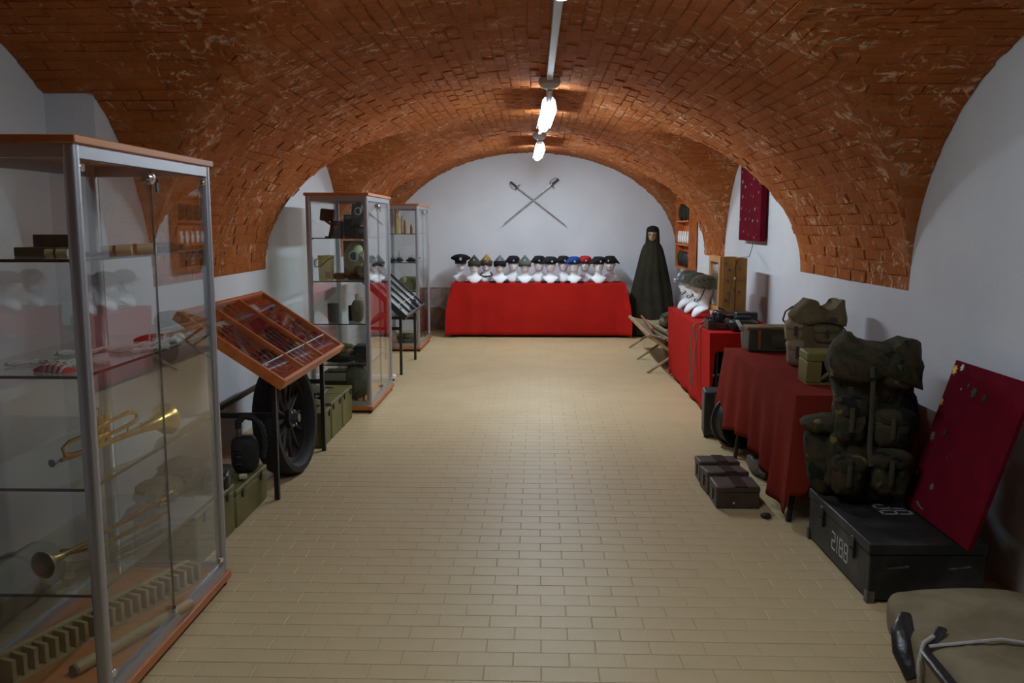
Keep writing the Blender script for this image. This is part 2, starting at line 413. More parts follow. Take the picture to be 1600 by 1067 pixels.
# brick soffit over the blind recess on the left
for i in range(60):
    y0, y1 = 2.3 + 2.06 * i / 60, 2.3 + 2.06 * (i + 1) / 60
    cb.add([(XL - 0.26, y0, z_cross(-2, y0) + .001), (XL + .01, y0, z_cross(-2, y0) + .001), (XL + .01, y1, z_cross(-2, y1) + .001), (XL - 0.26, y1, z_cross(-2, y1) + .001)], [(0, 1, 2, 3)])
ceiling = struct(cb.build('ceiling', 'mortar', smooth=None))

bricks = []
def n_ceil(x, y):
    e = 0.004; x = min(max(x, XL + .01), XR - .01)
    return Vector(((z_ceil(x + e, y) - z_ceil(x - e, y)) / (2 * e), (z_ceil(x, y + e) - z_ceil(x, y - e)) / (2 * e), -1)).normalized()
def add_brick(fn, nfn, a0, a1, s0, s1, clampx=True):
    """fn(s, a) -> point of the vault surface; s along the arch, a along the barrel"""
    g = 0.003
    h = 0.0165 + random.uniform(-0.003, 0.006)
    base, face = [], []
    tilt = random.uniform(-0.004, 0.004)
    for (s, a, sg) in ((s0, a0, 1), (s1, a0, 1), (s1, a1, -1), (s0, a1, -1)):
        j = random.uniform(-0.0035, 0.0035); j2 = random.uniform(-0.006, 0.006)
        ss = s + (g if s == s0 else -g) + j; aa = a + (g if a == a0 else -g) + j2
        sm, am = (s0 + s1) / 2, (a0 + a1) / 2
        for _ in range(9):
            tp = fn(ss, aa)
            if z_ceil(min(max(tp[0], XL), XR), min(tp[1], YF)) <= tp[2] + .045: break
            aa = am + (aa - am) * .8; ss = sm + (ss - sm) * .93
        p = Vector(fn(ss, aa)); p.x = min(max(p.x, XL - (0.25 if 2.3 < p.y < 4.36 else 0) + .001), XR - .001); p.y = min(p.y, YF - .001)
        zz = z_ceil(min(max(p.x, XL), XR), p.y)
        n = nfn(ss, aa)
        if zz > p.z + .003: p.z = zz; n = n_ceil(p.x, p.y)
        base.append(p - n * 0.012)
        q = Vector(fn(ss + (0.003 if s == s0 else -0.003), aa + (0.004 if a == a0 else -0.004)))
        q.x = min(max(q.x, XL - 0.25 if 2.3 < q.y < 4.36 else XL), XR); q.y = min(q.y, YF - .001)
        z2 = z_ceil(min(max(q.x, XL), XR), q.y)
        if z2 > q.z + .003: q.z = z2; n = n_ceil(q.x, q.y)
        face.append(q + n * (h - 0.012 + tilt * sg))
    c = (face[0] + face[2]) / 2
    n = nfn((s0 + s1) / 2, (a0 + a1) / 2)
    d = CAMP - c; cosv = n.dot(d.normalized())
    area = (a1 - a0) * (s1 - s0)
    sc = area * max(0, cosv) / d.length ** 2 if in_frame(c) else 0
    bricks.append((sc, base + face))
FB = [(0, 1, 5, 4), (1, 2, 6, 5), (2, 3, 7, 6), (3, 0, 4, 7), (4, 5, 6, 7)]
def arc_table(a, b, n=800):
    tb = [(0.0, 0.0)]; L = 0; px, pz = a, 0
    for i in range(1, n + 1):
        t = PI * i / n; x, z = a * math.cos(t), b * math.sin(t)
        L += math.hypot(x - px, z - pz); tb.append((L, t)); px, pz = x, z
    def f(s):
        s = min(max(s, 0), L); lo, hi = 0, n
        while hi - lo > 1:
            m = (lo + hi) // 2
            if tb[m][0] <= s: lo = m
            else: hi = m
        k = (s - tb[lo][0]) / max(1e-9, tb[hi][0] - tb[lo][0])
        return tb[lo][1] + (tb[hi][1] - tb[lo][1]) * k
    return f, L
# main barrel: courses run along the room
F, L = arc_table(AV, BV)
def pm(s, a): t = F(s); return (CXV + AV * math.cos(t), a, ZS + BV * math.sin(t))
def nm(s, a):
    t = F(s); return -Vector((math.cos(t) / AV, 0, math.sin(t) / BV)).normalized()
nrow = round(L / 0.072); ds = L / nrow
for i in range(nrow):
    y = YB - random.uniform(0, 0.25)
    while y < YF:
        ln = 0.255 * random.uniform(0.93, 1.05)
        c = pm((i + .5) * ds, y + ln / 2)
        if y < YF - .02 and z_cross(c[0], c[1]) <= c[2] + .02: add_brick(pm, nm, y, y + ln, i * ds, (i + 1) * ds)
        y += ln
# lunettes: courses run across the room
for side in (1, -1):
    for cy_, hw, h in LUN[side]:
        F2, L2 = arc_table(hw, h)
        def pc(s, a, F2=F2, cy_=cy_, hw=hw, h=h): t = F2(s); return (a, cy_ + hw * math.cos(t), ZS + h * math.sin(t))
        def nc(s, a, F2=F2, hw=hw, h=h):
            t = F2(s); return -Vector((0, math.cos(t) / hw, math.sin(t) / h)).normalized()
        nr = round(L2 / 0.072); d2 = L2 / nr
        wall = XR if side == 1 else XL
        for i in range(nr):
            yc = pc((i + .5) * d2, 0)[1]
            w_ = wall - (0.25 if side == -1 and 2.3 < yc < 4.36 else 0)
            x = w_; k = 0
            if i % 2: 
                xs = [w_, w_ - side * 0.125]
            else: xs = [w_]
            while abs(xs[-1] - CXV) > 0.3: xs.append(xs[-1] - side * 0.255 * random.uniform(0.93, 1.05))
            for q in range(len(xs) - 1):
                x0, x1 = sorted((xs[q], xs[q + 1])); xm = (x0 + x1) / 2
                c = pc((i + .5) * d2, xm)
                if c[1] > YF: continue
                if xm < XL or z_main(xm) < c[2] + .02: add_brick(pc, nc, x0, x1, i * d2, (i + 1) * d2)
bricks.sort(key=lambda b: -b[0])
for sc, vs in bricks[:300]:
    c = sum(vs, Vector()) / 8
    me = bpy.data.meshes.new('brick'); me.from_pydata([tuple(v - c) for v in vs], [], FB); me.materials.append(M['brick'])
    o = bpy.data.objects.new('brick', me); COL.objects.link(o); o.parent = ceiling; o.location = c
bm_ = MB()
for sc, vs in bricks[300:]: bm_.add(vs, FB)
bm_.build('brickwork', 'brick', ceiling, smooth=None, kind='stuff')

# ------------------------------------------------------------------ ceiling lights
def light(y, x, label, lm='lamp'):
    t = thing('ceiling_light', label, 'ceiling light', (x, y, 2.42), R(1.5))
    L_ = 1.32
    prof = []
    rings = []
    for k in range(9):
        a = PI / 2 * k / 8; rings.append([(0.045 * math.sin(a + .03) * math.cos(2 * PI * j / 14), -L_ / 2 + 0.05 * (1 - math.cos(a)), 0.045 * math.sin(a + .03) * math.sin(2 * PI * j / 14)) for j in range(14)])
    rr = [[(p[0], -p[1], p[2]) for p in r] for r in reversed(rings)]
    MB().loft(rings + rr).build('diffuser', lm, t, smooth=60)
    MB().loft([[(-.062, y_, -.014), (-.05, y_, .06), (-.03, y_, .085), (.03, y_, .085), (.05, y_, .06), (.062, y_, -.014), (.058, y_, -.014), (.046, y_, .05), (-.046, y_, .05), (-.058, y_, -.014)] for y_ in (-L_ / 2 + .03, L_ / 2 - .03)]).build('housing', 'housing', t)
    for s in (-1, 1):
        MB().cyl((0, s * 0.35, 0.08), (0, s * 0.35, 0.13), 0.012).build('bracket', 'conduit', t)
    return t
light(2.80, 0.10, 'long tube light nearest the camera at the top edge of the picture', 'lampdim')
light(7.42, 0.06, 'bright tube light in the middle of the brick vault')
light(10.95, 0.0, 'bright tube light farthest away near the white back wall')
def conduit(y0, y1, x0, x1, label):
    MBt = MB().bb(-0.022, 0.022, 0, y1 - y0, -0.018, 0.018)
    o = MBt.build('cable_trunking', 'conduit', bevel=0.004)
    tag(o, label, 'cable trunking', loc=(x0, y0, 2.548), rz=-math.atan2(x1 - x0, y1 - y0))
conduit(3.5, 6.18, 0.09, 0.075, 'grey cable trunking on the vault crown between the two nearer tube lights')
conduit(8.2, 9.85, 0.045, 0.01, 'grey cable trunking on the vault crown behind the middle tube light')
for y, x, lb in ((6.3, 0.075, 'round grey junction box in front of the middle tube light'), (9.97, 0.01, 'round grey junction box in front of the farthest tube light')):
    t = thing('junction_box', lb, 'junction box', (x, y, 2.5))
    MB().rev([(0.03, -0.012), (0.055, 0), (0.075, 0.02), (0.078, 0.05), (0.07, 0.065)], 20).build('box_cover', 'conduit', t)
    MB().tube([(0, 0.02, -0.005), (0, 0.12, -0.03), (0, 0.36, -0.06), (0, 0.44, -0.065)], [0.022, 0.022, 0.018, 0.02], 10).build('cable_sleeve', 'alu', t)

# ------------------------------------------------------------------ glass cabinets
def cabinet(loc, label):
    """local: x 0..0.5 (front at 0.5), y 0..1.05, z 0..1.8"""
    t = thing('display_cabinet', label, 'display cabinet', loc)
    W, D, H = 0.5, CABL, 1.8
    MB().bb(-0.012, W + 0.012, -0.012, D + 0.012, 0.025, 0.06).build('base_panel', 'beech', t, bevel=0.003, label='orange wood base panel')
    MB().bb(-0.012, W + 0.012, -0.012, D + 0.012, 1.775, 1.8).build('top_panel', 'beech', t, bevel=0.003, label='orange wood top panel')
    for k, (z0, z1) in enumerate(((0.06, 0.10), (1.735, 1.775))):
        r = MB()
        for x in (0.0, W - 0.022): r.bb(x, x + 0.022, 0.03, D - 0.03, z0, z1)
        for y in (0.0, D - 0.022): r.bb(0.03, W - 0.03, y, y + 0.022, z0, z1)
        r.build('bottom_rail' if k == 0 else 'top_rail', 'alu', t, smooth=None)
    MB().bb(0.02, W - 0.02, 0.02, D - 0.02, 0.06, 0.075).build('floor_board', 'beech', t, label='orange wood floor inside the case')
    for x in (0.018, W - 0.018):
        for y in (0.018, D - 0.018):
            ring = [(x + 0.02 * math.copysign(abs(math.cos(a)) ** .6, math.cos(a)), y + 0.02 * math.copysign(abs(math.sin(a)) ** .6, math.sin(a))) for a in [2 * PI * j / 16 for j in range(16)]]
            MB().prism(ring, 0.06, 1.775).build('post', 'alu', t, smooth=50)
            MB().cyl((x, y, 0.0), (x, y, 0.025), 0.016, 0.02).build('foot', 'rubber', t)
    g = 0.005
    MB().bb(0.03, W - 0.03, 0.009, 0.009 + g, 0.10, 1.735).build('side_pane', 'glass', t, smooth=None)
    MB().bb(0.03, W - 0.03, D - 0.014, D - 0.014 + g, 0.10, 1.735).build('side_pane', 'glass', t, smooth=None)
    MB().bb(0.009, 0.009 + g, 0.03, D - 0.03, 0.10, 1.735).build('back_pane', 'glass', t, smooth=None)
    for k, (y0, y1) in enumerate(((0.035, D / 2 - 0.002), (D / 2 + 0.002, D - 0.035))):
        d = MB().bb(W - 0.014, W - 0.009, y0, y1, 0.105, 1.73).build('glass_door', 'glass', t, smooth=None)
        e = MB()
        ye = y1 if k == 0 else y0
        e.bb(W - 0.0142, W - 0.0088, ye - 0.0006, ye + 0.0006, 0.105, 1.73)
        e.build('door_edge', 'steel', d, smooth=None, label='dark polished edge of the glass')
        yh = y0 if k == 0 else y1
        for z in (0.125, 1.71):
            MB().bb(W - 0.02, W - 0.002, min(yh, yh + (0.03 if k == 0 else -0.03)), max(yh, yh + (0.03 if k == 0 else -0.03)), z - 0.012, z + 0.012).build('hinge', 'chrome', d, bevel=0.003)
    lk = MB().rev([(0.006, -0.008), (0.02, -0.008), (0.021, 0.006), (0.014, 0.012), (0.004, 0.013)], 16, TR(W, D / 2 - 0.03, 1.70) @ rotm('Y', R(90))).build('lock', 'chrome', t)
    k2 = MB().bb(W + 0.004, W + 0.008, D / 2 + 0.0, D / 2 + 0.018, 1.655, 1.69)
    k2.tube([(W + 0.006, D / 2 - .02, 1.70), (W + 0.012, D / 2 + .0, 1.70), (W + 0.008, D / 2 + .01, 1.69)], 0.003, 6)
    k2.build('key', 'black', lk)
    MB().rev([(0.005, -0.008), (0.014, -0.006), (0.014, 0.008), (0.005, 0.01)], 14, TR(W, D / 2 - 0.02, 0.13) @ rotm('Y', R(90))).build('lower_lock', 'chrome', t)
    for z in (0.40, 0.74, 1.09, 1.44):
        sh = MB().bb(0.02, W - 0.03, 0.02, D - 0.02, z - 0.008, z).build('glass_shelf', 'shelfglass', t, smooth=None)
        MB().bb(0.02, W - 0.03, 0.018, 0.0205, z - 0.0085, z + .0005).bb(W - 0.0305, W - 0.028, 0.02, D - 0.02, z - 0.0085, z + .0005).build('polished_edge', 'glassedge', sh, smooth=None, label='dark green polished edge')
        for x in (0.035, W - 0.045):
            for y in (0.035, D - 0.035):
                MB().cyl((x, y, z - 0.018), (x, y, z - 0.008), 0.008, n=8).build('shelf_clip', 'chrome', sh)
    return t
CABL = 1.05
c1 = cabinet((-1.84, 2.52, 0), 'tall glass display cabinet nearest the camera holding brass horns')
c2 = cabinet((-1.87, 7.02, 0), 'tall glass display cabinet in the middle holding gas masks and a yellow bucket')
c3 = cabinet((-1.95, 10.57, 0), 'tall glass display cabinet farthest away holding shells and small models')

# ---- contents of the nearest cabinet
Z1, Z2, Z3, Z4, ZB = 1.44, 1.09, 0.74, 0.40, 0.075
t = thing('keepsake_box', 'dark olive flat box on the top shelf of the nearest cabinet', 'box', (-1.60, 2.80, Z1), R(-8))
MB().bb(-0.08, 0.08, -0.05, 0.05, 0, 0.03).build('tray', 'olivedark', t, bevel=0.003)
MB().bb(-0.075, 0.075, 0.035, 0.045, 0.03, 0.07, rotm('X', 0)).build('open_lid', 'leather', t, bevel=0.002)
def booklet(x, y, z, w_, d_, h_, rz, mt, label, tie=None):
    t = thing('paper_roll', label, 'paper roll', (x, y, z), rz)
    MB().tube([(-w_ / 2, 0, h_ / 2), (w_ / 2, 0, h_ / 2)], h_ / 2, 12, flat=0.98).build('roll', mt, t)
    MB().tube([(-w_ * .1, 0, h_ / 2), (w_ * .0, 0, h_ / 2)], h_ / 2 + .0015, 12).build('band', tie or 'leather', t)
booklet(-1.52, 2.72, Z1, 0.07, 0, 0.026, R(5), 'paper', 'short cream roll beside the olive box on the top shelf')
booklet(-1.475, 3.02, Z1, 0.10, 0, 0.03, R(14), 'paper', 'cream paper roll just right of the cabinet post on the top shelf')
booklet(-1.47, 3.17, Z1, 0.13, 0, 0.032, R(20), 'paper', 'longer cream roll in the middle of the top shelf', 'copper')
booklet(-1.45, 3.31, Z1, 0.13, 0, 0.034, R(24), 'paper', 'cream roll at the far end of the top shelf')
tag(MB().ell((0, 0, 0.018), (0.06, 0.03, 0.018), 14, 8, 2.2, 0.5, 8).build('knotted_cord', 'leather'), 'small knotted dark cord at the far end of the top shelf', 'cord', loc=(-1.41, 3.28, Z1), rz=R(20))
tag(MB().prism([(-.09, -.02), (.07, -.03), (.09, .02), (-.05, .03)], 0, 0.008).build('grey_metal_strip', 'steel'), 'flat grey metal piece behind the paper rolls on the top shelf', 'metal piece', loc=(-1.56, 2.98, Z1), rz=R(25))

def braid(pts, z, r, mt, label, tass=True, loc=(0, 0, 0)):
    t = thing('braided_cord', label, 'braided cord', loc)
    P_ = [Vector((p[0], p[1], z + r)) for p in pts]
    pp = []
    for i in range(len(P_) - 1):
        for k in range(6): pp.append(P_[i].lerp(P_[i + 1], k / 6))
    pp.append(P_[-1])
    for s_ in (0, 1):
        q = []
        for i, p in enumerate(pp):
            a = i * 0.9 + s_ * PI
            q.append(p + Vector((math.cos(a) * r * .5, math.sin(a) * r * .3, math.sin(a) * r * .4)))
        MB().tube(q, r * 0.62, 6).build('strand', mt, t)
    if tass:
        d = (P_[-1] - P_[-2]).normalized()
        MB().tube([P_[-1], P_[-1] + d * .02, P_[-1] + d * .06], [r * .7, r * 1.6, r * 1.9], 10).build('tassel', mt, t)
braid([(-1.70, 2.70), (-1.62, 2.76), (-1.55, 2.72), (-1.48, 2.80)], Z2, .010, 'rope', 'grey braided cord behind the left red sash on the second shelf')
braid([(-1.66, 2.92), (-1.58, 2.98), (-1.50, 3.10), (-1.44, 3.20), (-1.42, 3.30)], Z2, .012, 'rope', 'thick off-white braided cord at the middle of the second shelf')
braid([(-1.60, 3.05), (-1.52, 3.0), (-1.44, 3.02), (-1.40, 3.10)], Z2, .009, 'rope', 'thin off-white cord ending in a tassel near the glass door')
braid([(-1.55, 2.72), (-1.49, 2.68), (-1.45, 2.74)], Z2, .011, 'rope', 'short white twisted cord beside the cabinet post on the second shelf')
def sash(loc, rz, label, L_=0.2, W_=0.06):
    t = thing('striped_sash', label, 'sash', loc, rz)
    rg = []
    for i in range(13):
        u = i / 12; x = -L_ / 2 + L_ * u; h_ = 0.008 + 0.02 * math.sin(PI * u) ** .7
        rg.append([(x, -W_ / 2 * (0.4 + .6 * u), 0), (x, -W_ / 4, h_ * .8), (x, 0, h_), (x, W_ / 4, h_ * .8), (x, W_ / 2 * (0.4 + .6 * u), 0)])
    MB().loft(rg).build('folded_cloth', 'redstripe', t)
    for i in (4, 6, 8, 10):
        rg2 = [[(p[0] + d, p[1] * 1.02, p[2] + .0015) for p in rg[i]] for d in (0, 0.008)]
        MB().loft(rg2).build('stripe', 'rope', t)
sash((-1.50, 3.36, Z2), R(12), 'red and white striped sash at the far end of the second shelf', 0.17, .07)
sash((-1.50, 2.62, Z2), R(-10), 'red and white striped sash at the near end of the second shelf', 0.12, .07)

def bell_prof(L_, r0, rb):
    return [(r0 + (rb - r0) * ((i / 14) ** 5) * 1.0 + (i / 14) * r0 * 0.6, L_ * i / 14) for i in range(15)]
def M_align(p0, p1):
    p0 = Vector(p0); d = Vector(p1) - p0
    return Matrix.Translation(p0) @ d.to_track_quat('Z', 'Y').to_matrix().to_4x4()
# valved horn (third shelf)
t = thing('valved_bugle', 'shiny brass valved horn on the third shelf of the nearest cabinet', 'brass horn', (-1.485, 2.95, Z3 + 0.012), R(77.6))
# local x along the horn, bell at +x
hz = 0.035
MB().rev([(0.008, 0), (0.009, 0.10), (0.012, 0.2), (0.016, 0.27), (0.024, 0.33), (0.036, 0.365), (0.052, 0.39), (0.062, 0.402), (0.063, 0.405), (0.058, 0.4), (0.03, 0.372), (0.01, 0.33)], 28, M_align((-0.12, 0.0, hz), (0.29, 0.0, hz + .018)), cap0=True, cap1=True).build('bell', 'brass', t)
MB().tube([(-0.26, 0, hz), (-0.12, 0, hz)], 0.0075, 10).build('leadpipe', 'brass', t)
MB().rev([(0.004, 0.04), (0.006, 0.015), (0.013, 0.004), (0.0135, 0)], 16, M_align((-0.30, 0, hz), (-0.26, 0, hz))).build('mouthpiece', 'steel', t)
MB().tube([(-0.10, 0.0, hz + .03)] + [(0.02, 0, hz + .035), (0.09, 0, hz + .045)] + [(0.09 + 0.03 * math.sin(a), 0, hz + .065 - .02 * math.cos(a)) for a in (0.6, 1.2, 1.8, 2.4)] + [(0.07, 0, hz + .088), (-0.02, 0, hz + .075), (-.1, 0, hz + .06)], 0.0075, 8).build('tuning_slide', 'brass', t)
MB().tube([(-0.12, 0, hz + .055), (-0.22, 0, hz + .05), (-0.25, 0, hz + .035), (-0.24, 0, hz + .012), (-0.2, 0, hz + .004), (-0.12, 0, hz + .006)], 0.007, 8).build('rear_crook', 'brass', t)
for k in range(3):
    v = MB().cyl((-0.09 + k * .032, 0.012, hz + .005), (-0.09 + k * .032, 0.012, hz + .10), 0.0125).build('valve', 'brass', t)
    MB().cyl((-0.09 + k * .032, 0.012, hz + .10), (-0.09 + k * .032, 0.012, hz + .125), 0.004).cyl((-0.09 + k * .032, 0.012, hz + .125), (-0.09 + k * .032, 0.012, hz + .13), 0.009).build('valve_button', 'brass', v)
for x in (0.06, 0.13): MB().tube([(x, 0, hz + .008), (x + .01, 0, hz + .035)], 0.003, 6).build('brace', 'brass', t)
# herald trumpet (fourth shelf): bell towards the camera
t = thing('long_trumpet', 'dull brass trumpet with its bell facing the camera on the fourth shelf', 'brass horn', (-1.53, 2.94, Z4 + 0.01), R(78))
MB().rev([(0.007, 0), (0.008, 0.10), (0.012, 0.16), (0.02, 0.2), (0.034, 0.23), (0.046, 0.243), (0.0465, 0.246), (0.043, 0.245), (0.02, 0.205), (0.008, 0.17)], 28, M_align((-0.06, 0, 0.045), (-0.31, 0, 0.043))).build('bell', 'brassdull', t)
for k, (yy, zz) in enumerate(((0.0, 0.045), (0.022, 0.03), (-0.022, 0.02), (0.0, 0.008))):
    MB().tube([(-0.17 + k * .03, yy, zz), (0.33 - k * .01, yy * 1.3, zz + .03 - k * .012)], 0.0065, 8).build('tube', 'brassdull', t)
MB().tube([(-0.17, 0.0, 0.045), (-0.185, 0.03, 0.045), (-0.17, 0.05, 0.03), (-0.12, 0.05, 0.01), (-0.08, 0.02, 0.01)], 0.006, 8).build('ring_bend', 'brass', t)
MB().tube([(0.30, 0, 0.07), (0.345, 0.0, 0.065), (0.35, 0.01, 0.045), (0.32, 0.02, 0.04)], 0.007, 8).build('end_crook', 'brass', t)
MB().rev([(0.003, 0.035), (0.005, 0.01), (0.011, 0)], 14, M_align((0.375, 0, 0.08), (0.33, 0, 0.075))).build('mouthpiece', 'brass', t)
# wooden comb rack + roller on the cabinet floor
t = thing('slotted_wooden_rack', 'long slotted wooden rack lying on the floor of the nearest cabinet', 'wooden rack', (-1.56, 3.00, ZB), R(-19.5))
MB().bb(-0.055, -0.03, -0.44, 0.44, 0, 0.085).build('back_board', 'rackwood', t, bevel=0.002)
MB().bb(-0.03, 0.03, -0.44, 0.44, 0, 0.012).build('bottom_board', 'rackwood', t)
for i in range(22):
    y = -0.43 + 0.86 * i / 21
    MB().bb(-0.03, 0.028, y - 0.008, y + 0.008, 0.012, 0.08 + .002 * (i % 3)).build('divider', 'rackwood', t, bevel=0.0015)
t = thing('wooden_roller', 'pale wooden roller with a dark end lying beside the slotted rack', 'wooden roller', (-1.435, 2.86, ZB + 0.022), R(-19.5))
MB().tube([(0, -0.23, 0), (0, -0.22, 0), (0, 0.30, 0), (0, 0.31, 0)], [0.018, 0.022, 0.022, 0.018], 16).build('rod', 'rackwood', t)
MB().cyl((0, -0.24, 0), (0, -0.228, 0), 0.0185).build('end_cap', 'darkwood', t)

# ------------------------------------------------------------------ behind the nearest cabinet
t = thing('rolled_stretcher', 'long olive brown canvas roll lying behind the nearest cabinet', 'canvas roll', (-2.08, 2.55, 0.13), 0)
MB().tube([(0, -0.5, 0), (0, 0.2, 0.0), (0, 0.9, 0)], [0.10, 0.115, 0.10], 16, flat=1.0).build('roll', 'khaki', t)
for y in (-0.2, 0.25, 0.7): MB().tube([(0, y, 0), (0, y + .03, 0)], 0.118, 16).build('strap', 'leather', t)

def ammo_box(loc, sx, sy, sz, label, m_='olive', rz=0):
    t = thing('olive_crate', label, 'crate', loc, rz)
    MB().bb(-sx / 2, sx / 2, -sy / 2, sy / 2, 0, sz - .03).build('body', m_, t, bevel=0.012, seg=2)
    ld = MB().bb(-sx / 2 - .004, sx / 2 + .004, -sy / 2 - .004, sy / 2 + .004, sz - .03, sz).build('lid', m_, t, bevel=0.008, seg=2)
    MB().tube([(-.04, 0, sz), (-.035, 0, sz + .012), (.035, 0, sz + .012), (.04, 0, sz)], 0.004, 6).build('handle', 'black', ld)
    for y in (-sy * .3, sy * .3):
        MB().bb(sx / 2, sx / 2 + .008, y - .015, y + .015, sz - .06, sz - .012).build('latch', 'black', t, bevel=0.002)
    return t
ammo_box((-1.68, 3.98, 0), 0.29, 0.50, 0.245, 'olive green crate standing beside the nearest cabinet')
ammo_box((-1.68, 4.50, 0), 0.29, 0.50, 0.20, 'olive green crate under the near end of the wooden knife case')
t = thing('field_bag', 'dark green canvas bag lying on the olive crate beside the nearest cabinet', 'bag', (-1.78, 3.92, 0.25), R(10))
MB().ell((0, 0, 0.05), (0.10, 0.15, 0.055), 18, 10, 2.6, 0.3, 6, seed=3).build('body', 'khaki', t)
MB().tube([(-.02, -.13, .05), (-.08, -.22, .03), (-.10, -.25, .0), (-.06, -.20, .03), (.0, -.13, .03)], 0.006, 6, flat=2).build('strap', 'webbing', t)
tag(MB().ell((0, 0, 0.07), (0.11, 0.13, 0.075), 18, 10, 2.8, 0.25, 6, seed=5).build('brown_bag', 'leather'), 'dark brown leather bag on the crate behind the green canvas bag', 'bag', loc=(-1.76, 4.14, 0.25))
# gas mask with hose
t = thing('gas_mask_canister', 'black gas mask canister with a curved corrugated hose on the olive crate', 'gas mask', (-1.60, 4.60, 0.20), R(20))
MB().ell((0, 0, 0.10), (0.075, 0.06, 0.10), 20, 12, 3.5, 0.08, 6).build('canister', 'rubber', t)
MB().cyl((-0.03, 0, 0.20), (-0.03, 0, 0.245), 0.018).build('neck', 'steel', t, label='dull steel neck')
hp = [(-0.03, 0, 0.245), (-0.03, 0, 0.28), (0.0, 0, 0.31), (0.045, 0, 0.30), (0.085, 0, 0.255), (0.10, 0, 0.19), (0.10, 0, 0.12), (0.085, 0, 0.06)]
hh = []
for i in range(len(hp) - 1):
    for k in range(5): hh.append(Vector(hp[i]).lerp(Vector(hp[i + 1]), k / 5))
MB().tube(hh, [0.021 if i % 2 else 0.016 for i in range(len(hh))], 12).build('hose', 'rubber', t, smooth=60)
for z in (0.06, 0.10, 0.14): MB().tube([(-.05, -.062, z), (-.02, -.066, z)], 0.003, 6).build('rib', 'steel', t)
t = thing('binocular_case', 'small dark leather case with steel buckles beside the gas mask canister', 'case', (-1.60, 4.20, 0.2), R(15))
MB().ell((0, 0, 0.06), (0.06, 0.09, 0.06), 16, 10, 4, 0.1, 5).build('body', 'leatherblack', t)
for y in (-.02, .03): MB().tube(arc(0.0, y, 0.012, 0, 330, 10, 0.122), 0.003, 6).build('buckle', 'brass', t)
tag(MB().prism([(-.02, -.03), (.02, -.03), (.02, .02), (0, .035), (-.02, .02)], 0, 0.012).build('paper_tag', 'paper'), 'pale folded label lying on the olive crate below the gas mask', 'label', loc=(-1.56, 4.44, 0.214), rz=R(20))

# spoked wheel
t = thing('spoked_wheel_on_display', 'large black spoked wheel standing behind the legs of the wooden case', 'wheel', (-1.565, 5.27, 0.347), rot=(0, R(-5), R(-5)))
def lat(prof, n=48): return MB().loft([[(x, r * math.cos(2 * PI * j / n), r * math.sin(2 * PI * j / n)) for j in range(n)] for r, x in prof], False, False)
tyre = MB(); n = 48
prof = [(0.28, -0.05), (0.30, -0.075), (0.335, -0.075), (0.345, -0.04), (0.345, 0.04), (0.335, 0.075), (0.30, 0.075), (0.28, 0.05)]
rg = [[(x, r * math.cos(2 * PI * j / n), r * math.sin(2 * PI * j / n)) for r, x in prof] for j in range(n)]
m_ = len(prof)
for j in range(n): pass
tyre.loft(rg + [rg[0]], False, False)
tyre.build('tyre', 'rubber', t, smooth=50)
rm = MB(); prof2 = [(0.245, -0.03), (0.282, -0.03), (0.282, 0.03), (0.245, 0.03)]
rg = [[(x, r * math.cos(2 * PI * j / n), r * math.sin(2 * PI * j / n)) for r, x in prof2] for j in range(n)]
rm.loft(rg + [rg[0]], False, False); rm.build('rim', 'gunmetal', t, smooth=50)
for k in range(12):
    a = 2 * PI * k / 12
    MB().tube([(0.0, 0.05 * math.cos(a), 0.05 * math.sin(a)), (0.0, 0.25 * math.cos(a), 0.25 * math.sin(a))], [0.016, 0.012], 8).build('spoke', 'gunmetal', t)
MB().cyl((-0.06, 0, 0), (0.04, 0, 0), 0.065, 0.06, 20).build('hub', 'black', t)
MB().cyl((0.04, 0, 0), (0.085, 0, 0), 0.032, 0.026, 16).build('axle_cap', 'steel', t)
for k in range(6):
    a = 2 * PI * k / 6
    MB().cyl((0.04, 0.048 * math.cos(a), 0.048 * math.sin(a)), (0.052, 0.048 * math.cos(a), 0.048 * math.sin(a)), 0.007, n=6).build('bolt', 'chrome', t)

